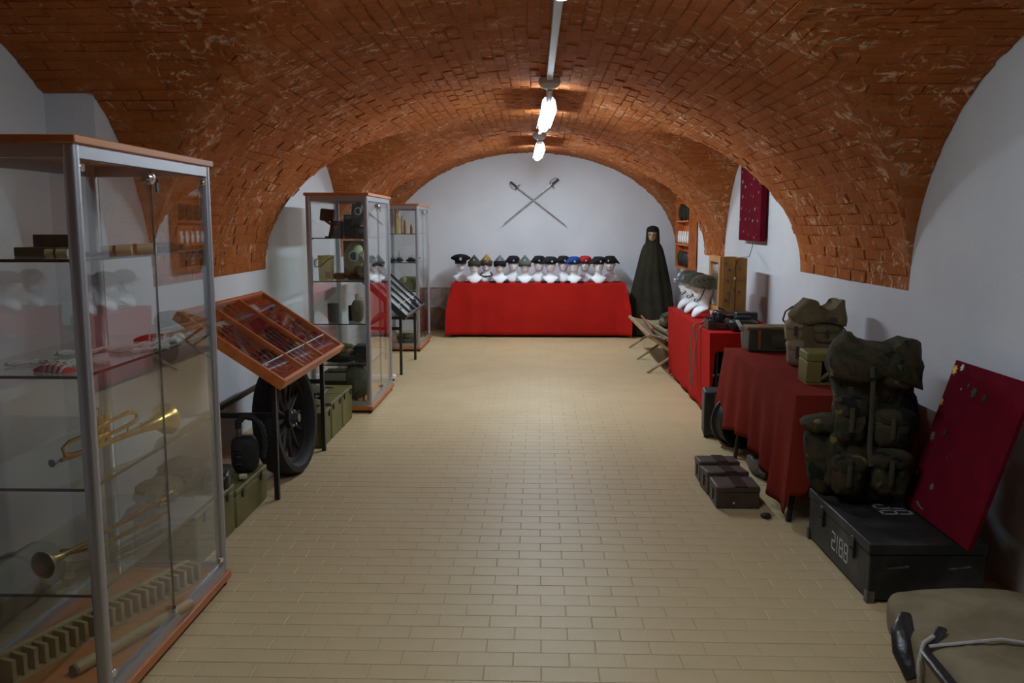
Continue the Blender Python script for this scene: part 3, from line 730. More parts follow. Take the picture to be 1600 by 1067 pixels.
# ------------------------------------------------------------------ slanted showcases
def showcase(name, label, base, Yl, slope, div, wood, lining, legx, legz, rows, tk=0.024, dp=0.055):
    """base = near low corner; Yl length; slope=(dx,dz)"""
    t = thing(name, label, 'showcase', (base[0], base[1], 0))
    S = math.hypot(*slope); sx, sz = slope[0] / S, slope[1] / S
    m = Matrix(((0, sx, -sz * (1 if sx < 0 else -1), 0), (1, 0, 0, 0), (0, sz, abs(sx), base[2]), (0, 0, 0, 1)))
    m[0][2] = sz; m[2][2] = -sx
    # a along Y, b up the slope, c normal (up, towards the room)
    for (a0, a1, b0, b1, nm_) in ((0, Yl, -tk, 0, 'low_rail'), (0, Yl, S, S + tk, 'high_rail'), (-tk, 0, -tk, S + tk, 'end_rail'), (Yl, Yl + tk, -tk, S + tk, 'end_rail')):
        MB().bb(a0, a1, b0, b1, -dp, 0.004, m).build(nm_, wood, t, bevel=0.003)
    for d in div: MB().bb(d - tk * .4, d + tk * .4, 0, S, -dp + .01, 0.003, m).build('divider', wood, t, bevel=0.002)
    MB().bb(0, Yl, 0, S, -dp, -.030, m).build('backing', lining, t)
    MB().bb(0.001, Yl - .001, 0.001, S - .001, -0.012, -0.008, m).build('glass_cover', 'glass', t, smooth=None)
    MB().bb(0.0, Yl, 0.135, 0.1385, -0.012, -0.003, m).build('white_strip', 'white', t, smooth=None, label='thin white strip across the glass')  # plain white strip laid along the glass cover
    for d in rows:
        MB().bb(0.0, Yl, d - .006, d + .006, -.030, -0.018, m).build('compartment_strip', lining, t)
    for y in (0.15, Yl - 0.15):
        MB().bb(legx - .013, legx + .013, y - .013, y + .013, 0, legz).build('front_leg', 'black', t)
        MB().bb(slope[0] - legx - .013, slope[0] - legx + .013, y - .013, y + .013, 0, base[2] + slope[1] - .08).build('rear_leg', 'black', t)
        MB().bb(slope[0] - legx, legx, y - .01, y + .01, 0.47, 0.50).build('side_brace', 'black', t)
    MB().bb(slope[0] - legx - .01, slope[0] - legx + .01, 0.15, Yl - .15, 0.5, 0.53).build('rear_brace', 'black', t)
    return t, m, S
case1, mk, S1 = showcase('knife_showcase', 'slanted orange wooden showcase of knives with red lining on black legs', (-1.37, 4.58, 0.72), 1.38, (-0.53, 0.355), (0.42, 0.88), 'casewood', 'lining', -0.10, 0.74, (0.2, 0.33, 0.47))
mw1 = Matrix.Translation((-1.37, 4.58, 0)) @ mk
def knife(label, group, a, b, c, rz, L_, mt, hm, first=None):
    t = thing('bayonet', label, 'bayonet', (0, 0, 0), group=group)
    MB().prism([(-L_ / 2, -.008), (L_ * .12, -.010), (L_ * .12, .010), (-L_ / 2 + .02, .008)], 0, 0.005).build('blade', mt, t)
    MB().ell((L_ * .3, 0, 0.004), (L_ * .19, 0.012, 0.009), 10, 6, 2.6).build('grip', hm, t)
    MB().bb(L_ * .10, L_ * .12, -.02, .02, 0, 0.009).build('guard', mt, t)
    return t
pr1 = knife('x', 'g', 0, 0, 0, 0, 0.2, 'steel', 'leatherblack')
pr2 = knife('x', 'g', 0, 0, 0, 0, 0.2, 'alu', 'darkwood')
spots = []
for k in range(4): spots.append((0.08 + k * .08, 0.15, 90, pr1, 0, 0))
for k in range(4): spots.append((0.09 + k * .075, 0.40, 96, pr1, 0, 1))
spots += [(0.12, 0.27, 60, pr2, 0, 2), (0.28, 0.27, 80, pr1, 0, 2)]
for k in range(5): spots.append((0.49 + k * .075, 0.27, 94, pr1, 1, 1))
for k in range(4): spots.append((0.50 + k * .09, 0.12, 88, pr2, 1, 0))
for k in range(3): spots.append((0.52 + k * .10, 0.55, 92, pr1, 1, 2))
spots += [(1.0, 0.12, 60, pr2, 2, 0), (1.2, 0.16, 70, pr2, 2, 0), (1.1, 0.27, 40, pr1, 2, 1), (1.27, 0.30, 75, pr2, 2, 1)]
colname = ['near', 'middle', 'far']; rowname = ['lowest', 'central', 'upper']
used = set()
for a, b, ang, proto, ci, ri in spots:
    lb = '%s bayonets in the %s row of the %s column of the wooden showcase' % ('pale bladed' if proto is pr2 else 'dark', rowname[ri], colname[ci])
    lb = lb.replace('bayonets', 'bayonet')
    mm = mw1 @ TR(a, b, -0.030) @ rotm('Z', R(ang))
    if proto not in used: o = proto; used.add(proto)
    else: o = dup(proto, None, (0, 0, 0))
    o.matrix_basis = mm
    o['label'] = lb; o['group'] = '%s bayonets, %s row, %s column of the showcase' % ('pale' if proto is pr2 else 'dark', rowname[ri], colname[ci])
for a, b, r_, lb in ((1.05, 0.42, .05, 'pale medal with folded ribbon high in the far column of the showcase'), (1.15, 0.33, .03, 'small silver badge in the far column of the showcase'), (0.80, 0.22, .022, 'brass ring in the middle column of the showcase')):
    o = MB().tube(arc(0, 0, r_ * .7, 0, 340, 14), 0.004, 6).build('medal', 'brass' if 'ring' in lb else 'silver'); tag(o, lb, 'medal'); o.matrix_basis = mw1 @ TR(a, b, -0.026)
for a, b in ((0.33, 0.50), (1.0, 0.56)):
    o = MB().bb(-.09, .09, -.03, .03, 0, .002).build('caption_card', 'papergrey'); tag(o, 'grey caption card in the %s column of the wooden showcase' % ('near' if a < .5 else 'far'), 'card'); o.matrix_basis = mw1 @ TR(a, b, -0.030)

case2, mk2, S2 = showcase('print_showcase', 'slanted black framed showcase with grey lining behind the middle cabinet', (-1.335, 8.73, 0.64), 1.34, (-0.50, 0.46), (0.33, 0.67, 1.0), 'black', 'grey', -0.08, 0.70, (), tk=0.022)
mw2 = Matrix.Translation((-1.335, 8.73, 0)) @ mk2
for k, (a, b) in enumerate(((0.16, 0.2), (0.5, 0.22), (0.84, 0.2), (1.17, 0.22))):
    o = MB().bb(-.10, .10, -.12, .12, 0, .002).build('document_sheet', 'papergrey'); tag(o, 'pale document sheet in %s column of the black showcase' % ('the nearest', 'the second', 'the third', 'the farthest')[k], 'document'); o.matrix_basis = mw2 @ TR(a, b, -0.030)
# white plinth behind the middle cabinet
t = thing('white_plinth', 'low white metal bar on the floor behind the middle cabinet', 'plinth', (-1.62, 8.55, 0))
MB().bb(-.2, .2, -.03, .03, 0.02, 0.06).build('bar', 'white', t, bevel=0.006)
for x in (-.15, .17): MB().cyl((x, 0, 0), (x, 0, 0.022), 0.018).build('foot', 'rubber', t)

# olive crates between the wheel and the middle cabinet
ammo_box((-1.64, 5.99, 0), 0.30, 0.24, 0.25, 'small olive crate right behind the spoked wheel')
ammo_box((-1.64, 6.30, 0), 0.30, 0.34, 0.27, 'olive crate in the middle of the row before the middle cabinet')
ammo_box((-1.64, 6.66, 0), 0.30, 0.34, 0.27, 'olive crate touching the middle glass cabinet')
tag(MB().ell((0, 0, 0.03), (0.09, 0.13, 0.03), 16, 8, 2.5, 0.4, 7, seed=2).build('dark_webbing_pile', 'olivedark'), 'dark folded webbing on top of the middle olive crate', 'webbing', loc=(-1.66, 6.32, 0.282))
tag(MB().ell((0, 0, 0.03), (0.07, 0.07, 0.03), 14, 8, 2.5, 0.4, 7, seed=4).build('small_pouch', 'khaki'), 'small khaki pouch on the crate behind the wheel', 'pouch', loc=(-1.60, 6.0, 0.262))
t = thing('black_upright_board', 'upright black wooden panel behind the spoked wheel', 'panel', (-1.86, 6.1, 0))
MB().bb(-.02, .02, -.32, .32, 0.0, 0.62).build('board', 'blackwood', t, bevel=0.003)
MB().bb(0.02, .028, -.30, -.27, 0.02, 0.6).build('batten', 'blackwood', t)
MB().bb(0.02, .028, .27, .30, 0.02, 0.6).build('batten', 'blackwood', t)

# ---- contents of the middle cabinet (y 7.05..8.0, x -1.84..-1.4)
def gas_mask(loc, rz, label, mt, sc=1.0):
    t = thing('gas_mask', label, 'gas mask', loc, rz)
    MB().ell((0, 0, 0.13 * sc), (0.075 * sc, 0.085 * sc, 0.12 * sc), 20, 14, 2.2, 0.12, 5, fn=lambda v: Vector((v.x * (1 - .35 * (v.z < 0) * abs(v.z) / .12), v.y - .25 * v.z * .3, v.z))).build('facepiece', mt, t)
    for s in (-1, 1):
        e = MB().cyl((s * .036 * sc, -.065 * sc, .155 * sc), (s * .05 * sc, -.10 * sc, .155 * sc), .036 * sc, .038 * sc, 18).build('eye_rim', 'silver', t)
        MB().cyl((s * .045 * sc, -.085 * sc, .155 * sc), (s * .0505 * sc, -.1005 * sc, .155 * sc), .030 * sc, .030 * sc, 18).build('eye_lens', 'lens', e)
    MB().cyl((0, -.06 * sc, .06 * sc), (0, -.13 * sc, .045 * sc), .03 * sc, .036 * sc, 16).build('filter_socket', 'maskdark', t)
    MB().tube([(.06 * sc, 0, .2 * sc), (.02 * sc, .06 * sc, .23 * sc), (-.04 * sc, .05 * sc, .22 * sc), (-.07 * sc, 0, .18 * sc)], .006 * sc, 6, flat=2).build('head_strap', 'black', t)
    return t
def device(loc, label, sx, sy, sz, mt='black'):
    t = thing('field_device', label, 'device', loc)
    MB().bb(-sx / 2, sx / 2, -sy / 2, sy / 2, 0, sz).build('housing', mt, t, bevel=0.008, seg=2)
    MB().cyl((0, -sy / 2, sz * .6), (0, -sy / 2 - .02, sz * .6), .02, .018).build('knob', 'steel', t)
    MB().bb(-sx * .4, sx * .4, -sy / 2 - .004, -sy / 2, sz * .84, sz * .92).build('name_plate', 'bronze', t)
    return t
device((-1.66, 7.20, Z1), 'black upright device on the top shelf of the middle cabinet', .09, .10, .135)
t = thing('black_projector', 'black twin-box apparatus held on an arm, top left of the middle cabinet', 'apparatus', (-1.76, 7.22, Z1))
MB().bb(-.055, .055, -.045, .045, .135, .235, rotm('Y', R(6))).build('head_box', 'black', t, bevel=0.01)
MB().tube([(0.0, 0, .14), (.04, .05, .10), (.02, .05, 0.0)], .012, 8).build('arm', 'black', t)
MB().cyl((.02, .05, 0), (.02, .05, .01), .04).build('base', 'black', t)
device((-1.54, 7.30, Z1), 'wide black apparatus beside the dark gas mask on the top shelf', .14, .16, .19)
device((-1.45, 7.20, Z1), 'low black box under the dark gas mask on the top shelf', .10, .13, .09, 'blackwood')
gas_mask((-1.475, 7.19, Z1 + 0.09), R(35), 'dark green gas mask on the top shelf of the middle cabinet', 'maskdark', .8)
t = thing('yellow_bucket', 'yellow tin bucket with a wire handle in the middle cabinet', 'bucket', (-1.755, 7.18, Z2))
MB().rev([(.058, 0), (.062, .01), (.066, .195), (.069, .2), (.066, .203), (.062, .19), (.057, .01), (.03, .008)], 28).build('pail', 'yellow', t)
MB().tube([(-.068, -.01, .18), (-.085, -.05, .15), (-.07, -.08, .11), (-.02, -.09, .12), (.035, -.075, .17), (.068, -.01, .19)], .004, 8).build('wire_handle', 'black', t)
MB().bb(.01, .05, -.068, -.060, .02, .07).build('paper_label', 'paper', t)
gas_mask((-1.53, 7.22, Z2 + .03), R(38), 'pale green gas mask with a large eyepiece on the second shelf of the middle cabinet', 'maskgreen', 1.1)
tag(MB().ell((0, 0, .03), (.06, .06, .03), 14, 8, 2.4, .3, 6, seed=8).build('helmet_liner', 'olivedark'), 'flat dark green cap between the bucket and the pale gas mask', 'cap', loc=(-1.65, 7.20, Z2))
tag(MB().ell((0, 0, .022), (.08, .10, .022), 14, 8, 3, .3, 6, seed=9).build('strap_pile', 'cape'), 'pile of dark straps under the pale green gas mask', 'straps', loc=(-1.50, 7.22, Z2))
t = thing('wooden_placard', 'brown wooden placard standing behind the pale green gas mask', 'placard', (-1.56, 7.42, Z2))
MB().bb(-.10, .10, -.008, .008, .0, .32).build('board', 'darkwood', t, bevel=.003)
tag(MB().rev([(.04, 0), (.045, .01), (.048, .15), (.044, .155), (.04, .15), (.038, .01), (.01, .01)], 20).build('dark_mug', 'olivedark'), 'dark green metal mug on the third shelf of the middle cabinet', 'mug', loc=(-1.705, 7.18, Z3))
t = thing('canteen', 'olive felt covered canteen with a steel cap in the middle cabinet', 'canteen', (-1.50, 7.18, Z3), R(10))
MB().ell((0, 0, .095), (.052, .04, .095), 18, 12, 2.8, .05, 5).build('flask', 'khaki', t)
MB().cyl((0, 0, .18), (0, 0, .235), .022, .020).build('cap', 'silver', t)
MB().tube([(.0, 0, .21), (.04, -.01, .20), (.055, -.01, .15), (.05, -.02, .1)], .004, 6).build('chain', 'silver', t)
tag(bx(-.03, .03, -.03, .03, 0, .13).build('dark_tin', 'black', bevel=.004), 'black tin behind the canteen in the middle cabinet', 'tin', loc=(-1.57, 7.30, Z3))
tag(MB().rev([(.022, 0), (.022, .09), (.015, .10)], 16).build('white_bottle', 'white'), 'small white bottle right of the canteen in the middle cabinet', 'bottle', loc=(-1.425, 7.22, Z3))
t = thing('folded_jacket', 'folded olive jacket lying on the fourth shelf of the middle cabinet', 'jacket', (-1.66, 7.22, Z4))
MB().ell((0, 0, .035), (.13, .11, .035), 18, 8, 4, .15, 6).build('lower_fold', 'cape', t)
MB().ell((0, 0, .10), (.12, .10, .055), 18, 10, 2.6, .35, 6, seed=3).build('upper_fold', 'khaki', t)
tag(bx(-.06, .06, -.08, .08, 0, .14).build('black_book', 'blackwood', bevel=.004), 'black box right of the folded jacket in the middle cabinet', 'box', loc=(-1.475, 7.25, Z4))
t = thing('field_radio', 'black radio case on the floor of the middle cabinet', 'radio', (-1.70, 7.25, ZB))
MB().bb(-.10, .10, -.08, .08, 0, .25).build('case', 'black', t, bevel=.01)
MB().bb(-.09, .09, -.085, -.08, .17, .235).build('front_plate', 'silver', t)
t = thing('grey_mask_head', 'grey green cloth hood slumped on the floor of the middle cabinet', 'hood', (-1.53, 7.22, ZB))
MB().ell((0, 0, .16), (.10, .085, .15), 20, 14, 2.3, .35, 5, seed=6).build('hood', 'greygreen', t)
MB().tube([(.02, -.06, .10), (.0, -.09, .05), (.02, -.08, .0)], .014, 8).build('hose', 'black', t)
t = thing('small_figure', 'small dark statuette on the orange floor of the middle cabinet', 'statuette', (-1.455, 7.13, ZB))
MB().cyl((0, 0, 0), (0, 0, .01), .018).build('foot', 'black', t)
MB().cyl((0, 0, .01), (0, 0, .07), .008, .006).build('stem', 'black', t)

# ---- contents of the far cabinet (y 10.6..11.6, x -1.93..-1.48)
def shell(x, y, h_, r_, mt, label, z=Z1):
    t = thing('artillery_shell', label, 'shell', (x, y, z))
    MB().rev([(r_ * 1.1, 0), (r_ * 1.1, .006), (r_, .012), (r_, h_ * .55)], 18, cap1=True).build('case', mt, t)
    MB().rev([(r_ * .96, h_ * .55), (r_ * .9, h_ * .7), (r_ * .6, h_ * .88), (r_ * .15, h_)], 18).build('projectile', 'brass' if mt != 'copper' else 'copper', t)
shell(-1.75, 10.80, .29, .026, 'shellyellow', 'tall yellow shell on the top shelf of the farthest cabinet')
shell(-1.69, 10.86, .22, .014, 'brass', 'thin brass shell beside the tall yellow shell')
shell(-1.645, 10.80, .17, .018, 'copper', 'medium copper shell in the middle of the top shelf')
shell(-1.565, 10.80, .12, .016, 'copper', 'shortest copper shell on the top shelf near the post')
def ship(x, y, L_, h_, label):
    t = thing('model_ship', label, 'model', (x, y, Z2))
    MB().ell((0, 0, .018), (L_ / 2, .025, .018), 14, 8, 2.5).build('hull', 'black', t)
    MB().bb(-L_ * .2, L_ * .2, -.014, .014, .03, .055).build('deckhouse', 'steel', t)
    MB().cyl((0, 0, .05), (0, 0, h_), .006, .002, 6).build('mast', 'black', t)
    for s in (-1, 1): MB().cyl((s * L_ * .25, 0, .03), (s * L_ * .25, 0, .03 + h_ * .35), .005, .002, 6).build('short_mast', 'black', t)
ship(-1.80, 10.78, .10, .10, 'small dark model ship at the left of the farthest cabinet')
ship(-1.725, 10.80, .11, .135, 'dark model ship with the tallest mast in the farthest cabinet')
ship(-1.57, 10.80, .15, .09, 'long dark model ship near the post of the farthest cabinet')
t = thing('olive_haversack', 'olive haversack on the third shelf of the farthest cabinet', 'bag', (-1.60, 10.82, Z3))
MB().ell((0, 0, .085), (.13, .09, .085), 18, 10, 3.6, .12, 5).build('body', 'olive', t)
MB().ell((-.06, -.06, .12), (.045, .04, .045), 12, 8, 2.2, .2).build('pocket', 'maskgreen', t)
tag(bx(-.14, .14, -.10, .10, 0, .05).build('green_case', 'olive', bevel=.01), 'flat green case on the fourth shelf of the farthest cabinet', 'case', loc=(-1.64, 10.84, Z4))
tag(MB().ell((0, 0, .06), (.12, .10, .06), 16, 10, 2.6, .2, seed=4).build('dark_leather_hat', 'leather'), 'dark leather lump on the floor of the farthest cabinet', 'leather gear', loc=(-1.66, 10.85, ZB))
tag(MB().ell((0, 0, .03), (.13, .05, .03), 16, 8, 2.6, .3, seed=5).build('camouflage_cloth', 'camogreen'), 'camouflage cloth along the front floor of the farthest cabinet', 'cloth', loc=(-1.60, 10.68, ZB))

# framed print leaning left of the end table
t = thing('framed_print', 'thin framed brown print leaning on the back wall left of the red table', 'picture', (-1.36, 12.67, 0), rot=(R(-5), 0, 0))
MB().bb(-.32, .30, -.006, .006, .01, .63).build('print', 'printpaper', t)
for a in ((-.33, .31, 0, .014), (-.33, .31, .622, .638)): MB().bb(a[0], a[1], -.012, .012, a[2], a[3]).build('frame_bar', 'brassdull', t)
for a in ((-.334, -.32), (.30, .314)): MB().bb(a[0], a[1], -.012, .012, 0.014, .622).build('frame_side', 'brassdull', t)
o = MB().add([(-.31, -.0075, .02), (.29, -.0075, .02), (.29, -.0075, .30), (.02, -.0075, .30), (-.10, -.0075, .36), (-.31, -.0075, .33), (-.31, -.01, .02), (.29, -.01, .02), (.29, -.01, .30), (.02, -.01, .30), (-.10, -.01, .36), (-.31, -.01, .33)], [(0, 1, 2, 3, 4, 5), (6, 7, 8, 9, 10, 11)]).build('dark_landscape', 'darkwood', t)

# ------------------------------------------------------------------ tables and cloths
def table(name, label, x0, x1, y0, y1, h_, far=.06, splay=0):
    t = thing(name, label, 'table', ((x0 + x1) / 2, (y0 + y1) / 2, 0))
    dx, dy = (x1 - x0) / 2, (y1 - y0) / 2
    MB().bb(-dx, dx, -dy, dy, h_ - .03, h_).build('tabletop', 'darkwood', t)
    for i in (-1, 1):
        for j in (-1, 1):
            MB().cyl((i * (dx - .05 + splay), j * (dy - (far if j > 0 else .03)), 0), (i * (dx - .05), j * (dy - (far if j > 0 else .03)), h_ - .03), .014).build('leg', 'black', t)
    return t
def cloth(name, label, x0, x1, y0, y1, zt, drop, mt, amp=.02, nf=20, flare=.03, corner=.05, seed=0, per=320, bulge=None):
    """drop(side,u)->hem height; sides: 0 front(y0) 1 right(x1) 2 back(y1) 3 left(x0)"""
    r_ = .015; W_, D_ = x1 - x0, y1 - y0
    cx_, cy_ = (x0 + x1) / 2, (y0 + y1) / 2
    P_ = 2 * (W_ + D_); rings = []
    pts = []
    for i in range(per):
        s = P_ * i / per
        if s < W_: p, nn, sd, u = (x0 + s, y0), (0, -1), 0, s / W_
        elif s < W_ + D_: p, nn, sd, u = (x1, y0 + s - W_), (1, 0), 1, (s - W_) / D_
        elif s < 2 * W_ + D_: p, nn, sd, u = (x1 - (s - W_ - D_), y1), (0, 1), 2, (s - W_ - D_) / W_
        else: p, nn, sd, u = (x0, y1 - (s - 2 * W_ - D_)), (-1, 0), 3, (s - 2 * W_ - D_) / D_
        # blend the normal near the corners
        ln = W_ if sd in (0, 2) else D_
        dc = min(u, 1 - u) * ln
        kc = max(0, 1 - dc / .12)
        nxt = [(1, 0), (0, 1), (-1, 0), (0, -1)][sd]
        prv = [(-1, 0), (0, -1), (1, 0), (0, 1)][sd]
        o_ = nxt if u > .5 else prv
        n_ = Vector((nn[0] + o_[0] * kc * .95, nn[1] + o_[1] * kc * .95)).normalized()
        pts.append((p, n_, sd, u, s, kc))
    rows = 16
    for k in range(rows + 1):
        v = k / rows; ring = []
        for (p, n_, sd, u, s, kc) in pts:
            hem = drop(sd, u)
            ph = s / P_ * nf * 2 * PI
            f = math.sin(ph + 1.8 * nz((s, 0, 0), 1.1, seed)) * .6 + .6 * nz((s * 3.1, v * .6, 0), 1, seed + 2)
            am = amp * (.5 + .9 * abs(nz((s * .9, 3, 0), 1, seed + 5)) * 2)
            off = .004 + v ** 1.1 * (flare + f * am) + v * kc ** 1.3 * corner + (bulge(sd, u, v) if bulge else 0)
            ring.append((p[0] + n_.x * off, p[1] + n_.y * off, zt - (zt - hem) * v + (.004 if k == 0 else 0)))
        rings.append(ring)
    mb = MB().loft(rings, True, False)
    # top shading: separate ring gives a crisp edge
    o = mb.build(name, mt, smooth=50)
    sm = o.modifiers.new('thick', 'SOLIDIFY'); sm.thickness = .003; sm.offset = 1
    ctr = Vector((cx_, cy_, 0))
    for v in o.data.vertices: v.co -= ctr
    o.location = ctr
    return tag(o, label, 'tablecloth')
table('long_table', 'long table hidden under the red cloth against the back wall', -1.17, 1.18, 12.0, 12.55, .735)
cloth('red_tablecloth', 'bright red cloth over the long table by the white back wall', -1.19, 1.20, 11.97, 12.57, .742, lambda sd, u: .02 + (.015 if sd in (0, 2) else .0), 'redcloth', amp=.007, nf=26, flare=.012, corner=.06, seed=1,
      bulge=lambda sd, u, v: (.07 * math.sin(v * PI * .75) if sd in (1, 3) else 0))
table('side_table', 'table under the bright red cloth by the right wall', 1.36, 1.92, 6.80, 8.92, .70)
def drop1(sd, u):
    if sd == 0: return .07 + .50 * min(1, u / .08) if u < .5 else .57
    return .02
cloth('red_tablecloth', 'bright red cloth over the table holding the helmets', 1.34, 1.94, 6.76, 8.96, .706, lambda sd, u: (.56 if .06 < u else .02 + 9 * u) if sd == 0 else .02 + .012 * math.sin(u * 30), 'redcloth', amp=.004, nf=22, flare=-.035, corner=.01, seed=4)
table('low_table', 'table with black legs under the dark red cloth', 1.34, 1.88, 4.42, 6.12, .67, .42, .07)
def drop2(sd, u):
    if sd == 3:  # aisle side, u runs from far to near
        return .10 + .11 * math.sin(PI * min(1, max(0, (u - .0) / .85))) - .04 * max(0, u - .8) * 5
    if sd == 0: return .16 if u < .12 else .16 + min(1, (u - .12) / .15) * .36
    return .12
cloth('dark_red_tablecloth', 'dark red cloth with deep folds over the low table holding the packs', 1.32, 1.92, 4.40, 6.14, .678, drop2, 'redcloth2', amp=.045, nf=16, flare=.022, corner=.0, seed=9,
      bulge=lambda sd, u, v: (.05 * v * max(0, 1 - u / .25) if sd == 3 else 0) + (.03 * v if sd == 3 and u > .85 else 0))

# ------------------------------------------------------------------ mannequin heads
def gau(x, s): return math.exp(-(x / s) ** 2)
def head_mesh(bust=True, zoff=0):
    rows = [(.0, .040, .020, .03, -.080), (.006, .048, .026, .036, -.078), (.03, .075, .038, .046, -.062), (.055, .100, .046, .05, -.040), (.074, .112, .052, .054, -.020), (.082, .106, .050, .054, -.012), (.092, .082, .050, .054, -.004), (.106, .058, .047, .051, 0), (.125, .049, .044, .050, .002), (.15, .048, .046, .056, 0),
            (.160, .048, .058, .06, 0), (.168, .049, .072, .064, 0), (.178, .053, .078, .068, 0), (.19, .057, .081, .074, 0), (.203, .061, .083, .082, 0), (.215, .064, .084, .088, 0), (.228, .067, .085, .094, 0), (.241, .070, .086, .099, 0), (.254, .072, .088, .102, 0), (.268, .073, .089, .104, 0),
            (.283, .072, .087, .103, 0), (.298, .069, .082, .099, 0), (.313, .062, .072, .090, 0), (.326, .050, .056, .072, 0), (.334, .034, .038, .050, 0), (.338, .015, .018, .022, 0)]
    if not bust: rows = [r for r in rows if r[0] >= .10]
    # resample in height for finer features
    fine = []
    for i in range(len(rows) - 1):
        a, b = rows[i], rows[i + 1]; k = 2 if .15 < a[0] < .28 else 1
        for q in range(k): fine.append(tuple(a[j] + (b[j] - a[j]) * q / k for j in range(5)))
    fine.append(rows[-1])
    n = 40; rings = []
    for (z, rx, rf, rb, yo) in fine:
        ring = []
        for j in range(n):
            a = 2 * PI * j / n
            cx_, sy = math.cos(a), math.sin(a)
            x = rx * cx_; y = (rf if sy < 0 else rb) * sy
            if sy < 0 and z > .15:
                # denser columns near the face centre line
                y -= .018 * gau(x, .010) * gau(z - .222, .018) + .008 * gau(x, .008) * gau(z - .24, .02)
                y += .010 * gau(abs(x) - .030, .014) * gau(z - .246, .012)
                y -= .004 * gau(z - .262, .008) * gau(x, .05)
                y -= .005 * gau(x, .020) * gau(z - .196, .006) - .004 * gau(x, .02) * gau(z - .186, .004) + .005 * gau(x, .018) * gau(z - .172, .008)
            if z > .15: x += math.copysign(.010, x) * gau(z - .236, .020) * gau(y - .012, .014)
            ring.append((x, y + yo, z + zoff))
        rings.append(ring)
    return MB().loft(rings)
hm_src = head_mesh().build('mannequin_head', 'white', smooth=60)
first_head = [True]
def head(loc, rz, label):
    if first_head[0]:
        first_head[0] = False; o = hm_src; o.location = loc; o.rotation_euler = (0, 0, rz)
    else:
        o = hm_src.copy(); COL.objects.link(o); o.location = loc; o.rotation_euler = (0, 0, rz)
    return tag(o, label, 'mannequin head')
def oval(z, rx, ry, n=28, dx=0, dy=0, zf=None):
    return [(dx + rx * math.cos(2 * PI * j / n), dy + ry * math.sin(2 * PI * j / n), z + (zf(math.cos(2 * PI * j / n), math.sin(2 * PI * j / n)) if zf else 0)) for j in range(n)]
def badge(t, z, y, x=0.0, mt='silver', s=1.0):
    m = TR(x, y, z) @ rotm('X', R(80))
    MB().prism([(s * .014 * math.cos(a) * (1.25 if k % 2 else .75), s * .018 * math.sin(a) * (1.2 if k % 2 else .8)) for k, a in enumerate([2 * PI * i / 10 for i in range(10)])], -.003, .004, m).build('cap_badge', mt, t)
def beret(loc, rz, mt, label, side=-1, big=1.0):
    t = thing('beret', label, 'beret', loc, rz)
    dr = lambda c, s: -.020 * max(0, c * side) * 1.0
    rg = [oval(.262, .077, .098, zf=None), oval(.278, .079, .10)]
    rg += [oval(.288, .098 * big, .112, dx=side * .012, zf=lambda c, s: -.028 * max(0, c * side)), oval(.305, .113 * big, .120, dx=side * .022, zf=lambda c, s: -.055 * max(0, c * side)),
           oval(.328, .110 * big, .118, dx=side * .020, zf=lambda c, s: -.055 * max(0, c * side) + .006 * max(0, -c * side)), oval(.350, .086 * big, .100, dx=side * .012, zf=lambda c, s: -.035 * max(0, c * side)),
           oval(.364, .055, .065, dx=side * .004), oval(.367, .02, .02)]
    MB().loft(rg, True, True).build('crown', mt, t, smooth=60)
    MB().loft([oval(.258, .0775, .0985), oval(.274, .0795, .1005)], False, False).build('band', 'leatherblack', t)
    badge(t, .302, -.122, -side * .02, 'steelbadge', .75)
    return t
def sidecap(loc, rz, mt, band, label, bmt='silver', h_=.385):
    t = thing('garrison_hat', label, 'cap', loc, rz)
    rg = [oval(.258, .079, .10), oval(.29, .082, .104), oval(.325, .058, .098), oval(.355, .03, .085), oval(h_ - .004, .009, .05), oval(h_, .004, .03)]
    MB().loft(rg).build('crown', mt, t, smooth=60)
    fl = [oval(.240, .084, .104, zf=lambda c, s: -.02 * abs(c)), oval(.262, .089, .109), oval(.30, .092, .112, zf=lambda c, s: .018 * max(0, -s) - .01)]
    o = MB().loft(fl, False, False).build('turned_up_band', band, t, smooth=60)
    sm = o.modifiers.new('t', 'SOLIDIFY'); sm.thickness = .004
    badge(t, .318, -.112, 0, 'steelbadge' if bmt == 'silver' else bmt, .75)
    return t
YF1, YF2 = 12.13, 12.40
ZT = .747
fr = [(-.888, 'olive'), (-.531, 'a'), (-.184, 'b'), (.172, 'c'), (.5, 'd'), (.837, 'e')]
bk = [-1.10, -.735, -.352, .013, .358, .665, 1.018]
# back row
t = thing('peaked_hat', 'large black peaked cap with a silver emblem at the left end of the row', 'cap', (bk[0], YF2, ZT), R(4))
MB().loft([oval(.262, .080, .102), oval(.295, .084, .106), oval(.318, .138, .13, dy=-.005, zf=lambda c, s: .018 * max(0, -s)), oval(.340, .142, .135, zf=lambda c, s: .03 * max(0, -s)), oval(.362, .10, .11, zf=lambda c, s: .03 * max(0, -s)), oval(.372, .04, .05, zf=lambda c, s: .02 * max(0, -s))]).build('crown', 'blackfelt', t, smooth=60)
MB().loft([[(.088 * math.sin(a), -.088 * math.cos(a), .27) for a in [R(-62 + 124 * i / 12) for i in range(13)]], [(.094 * math.sin(a), -.088 * math.cos(a) - .048 * math.cos(a * 1.3), .255) for a in [R(-62 + 124 * i / 12) for i in range(13)]]], False, False, closed=False).build('visor', 'leatherblack', t)
badge(t, .325, -.138, 0, 'steelbadge', 1.3)
head((bk[0], YF2, ZT), R(4), 'white foam head under the large peaked cap, leftmost in the row')
sidecap((bk[1], YF2, ZT), R(-3), 'ochre', 'leather', 'ochre pointed cap with dark ear flaps, third hat from the left', 'gold')
head((bk[1], YF2, ZT), R(-3), 'white foam head under the ochre cap wearing a dark neck strap')
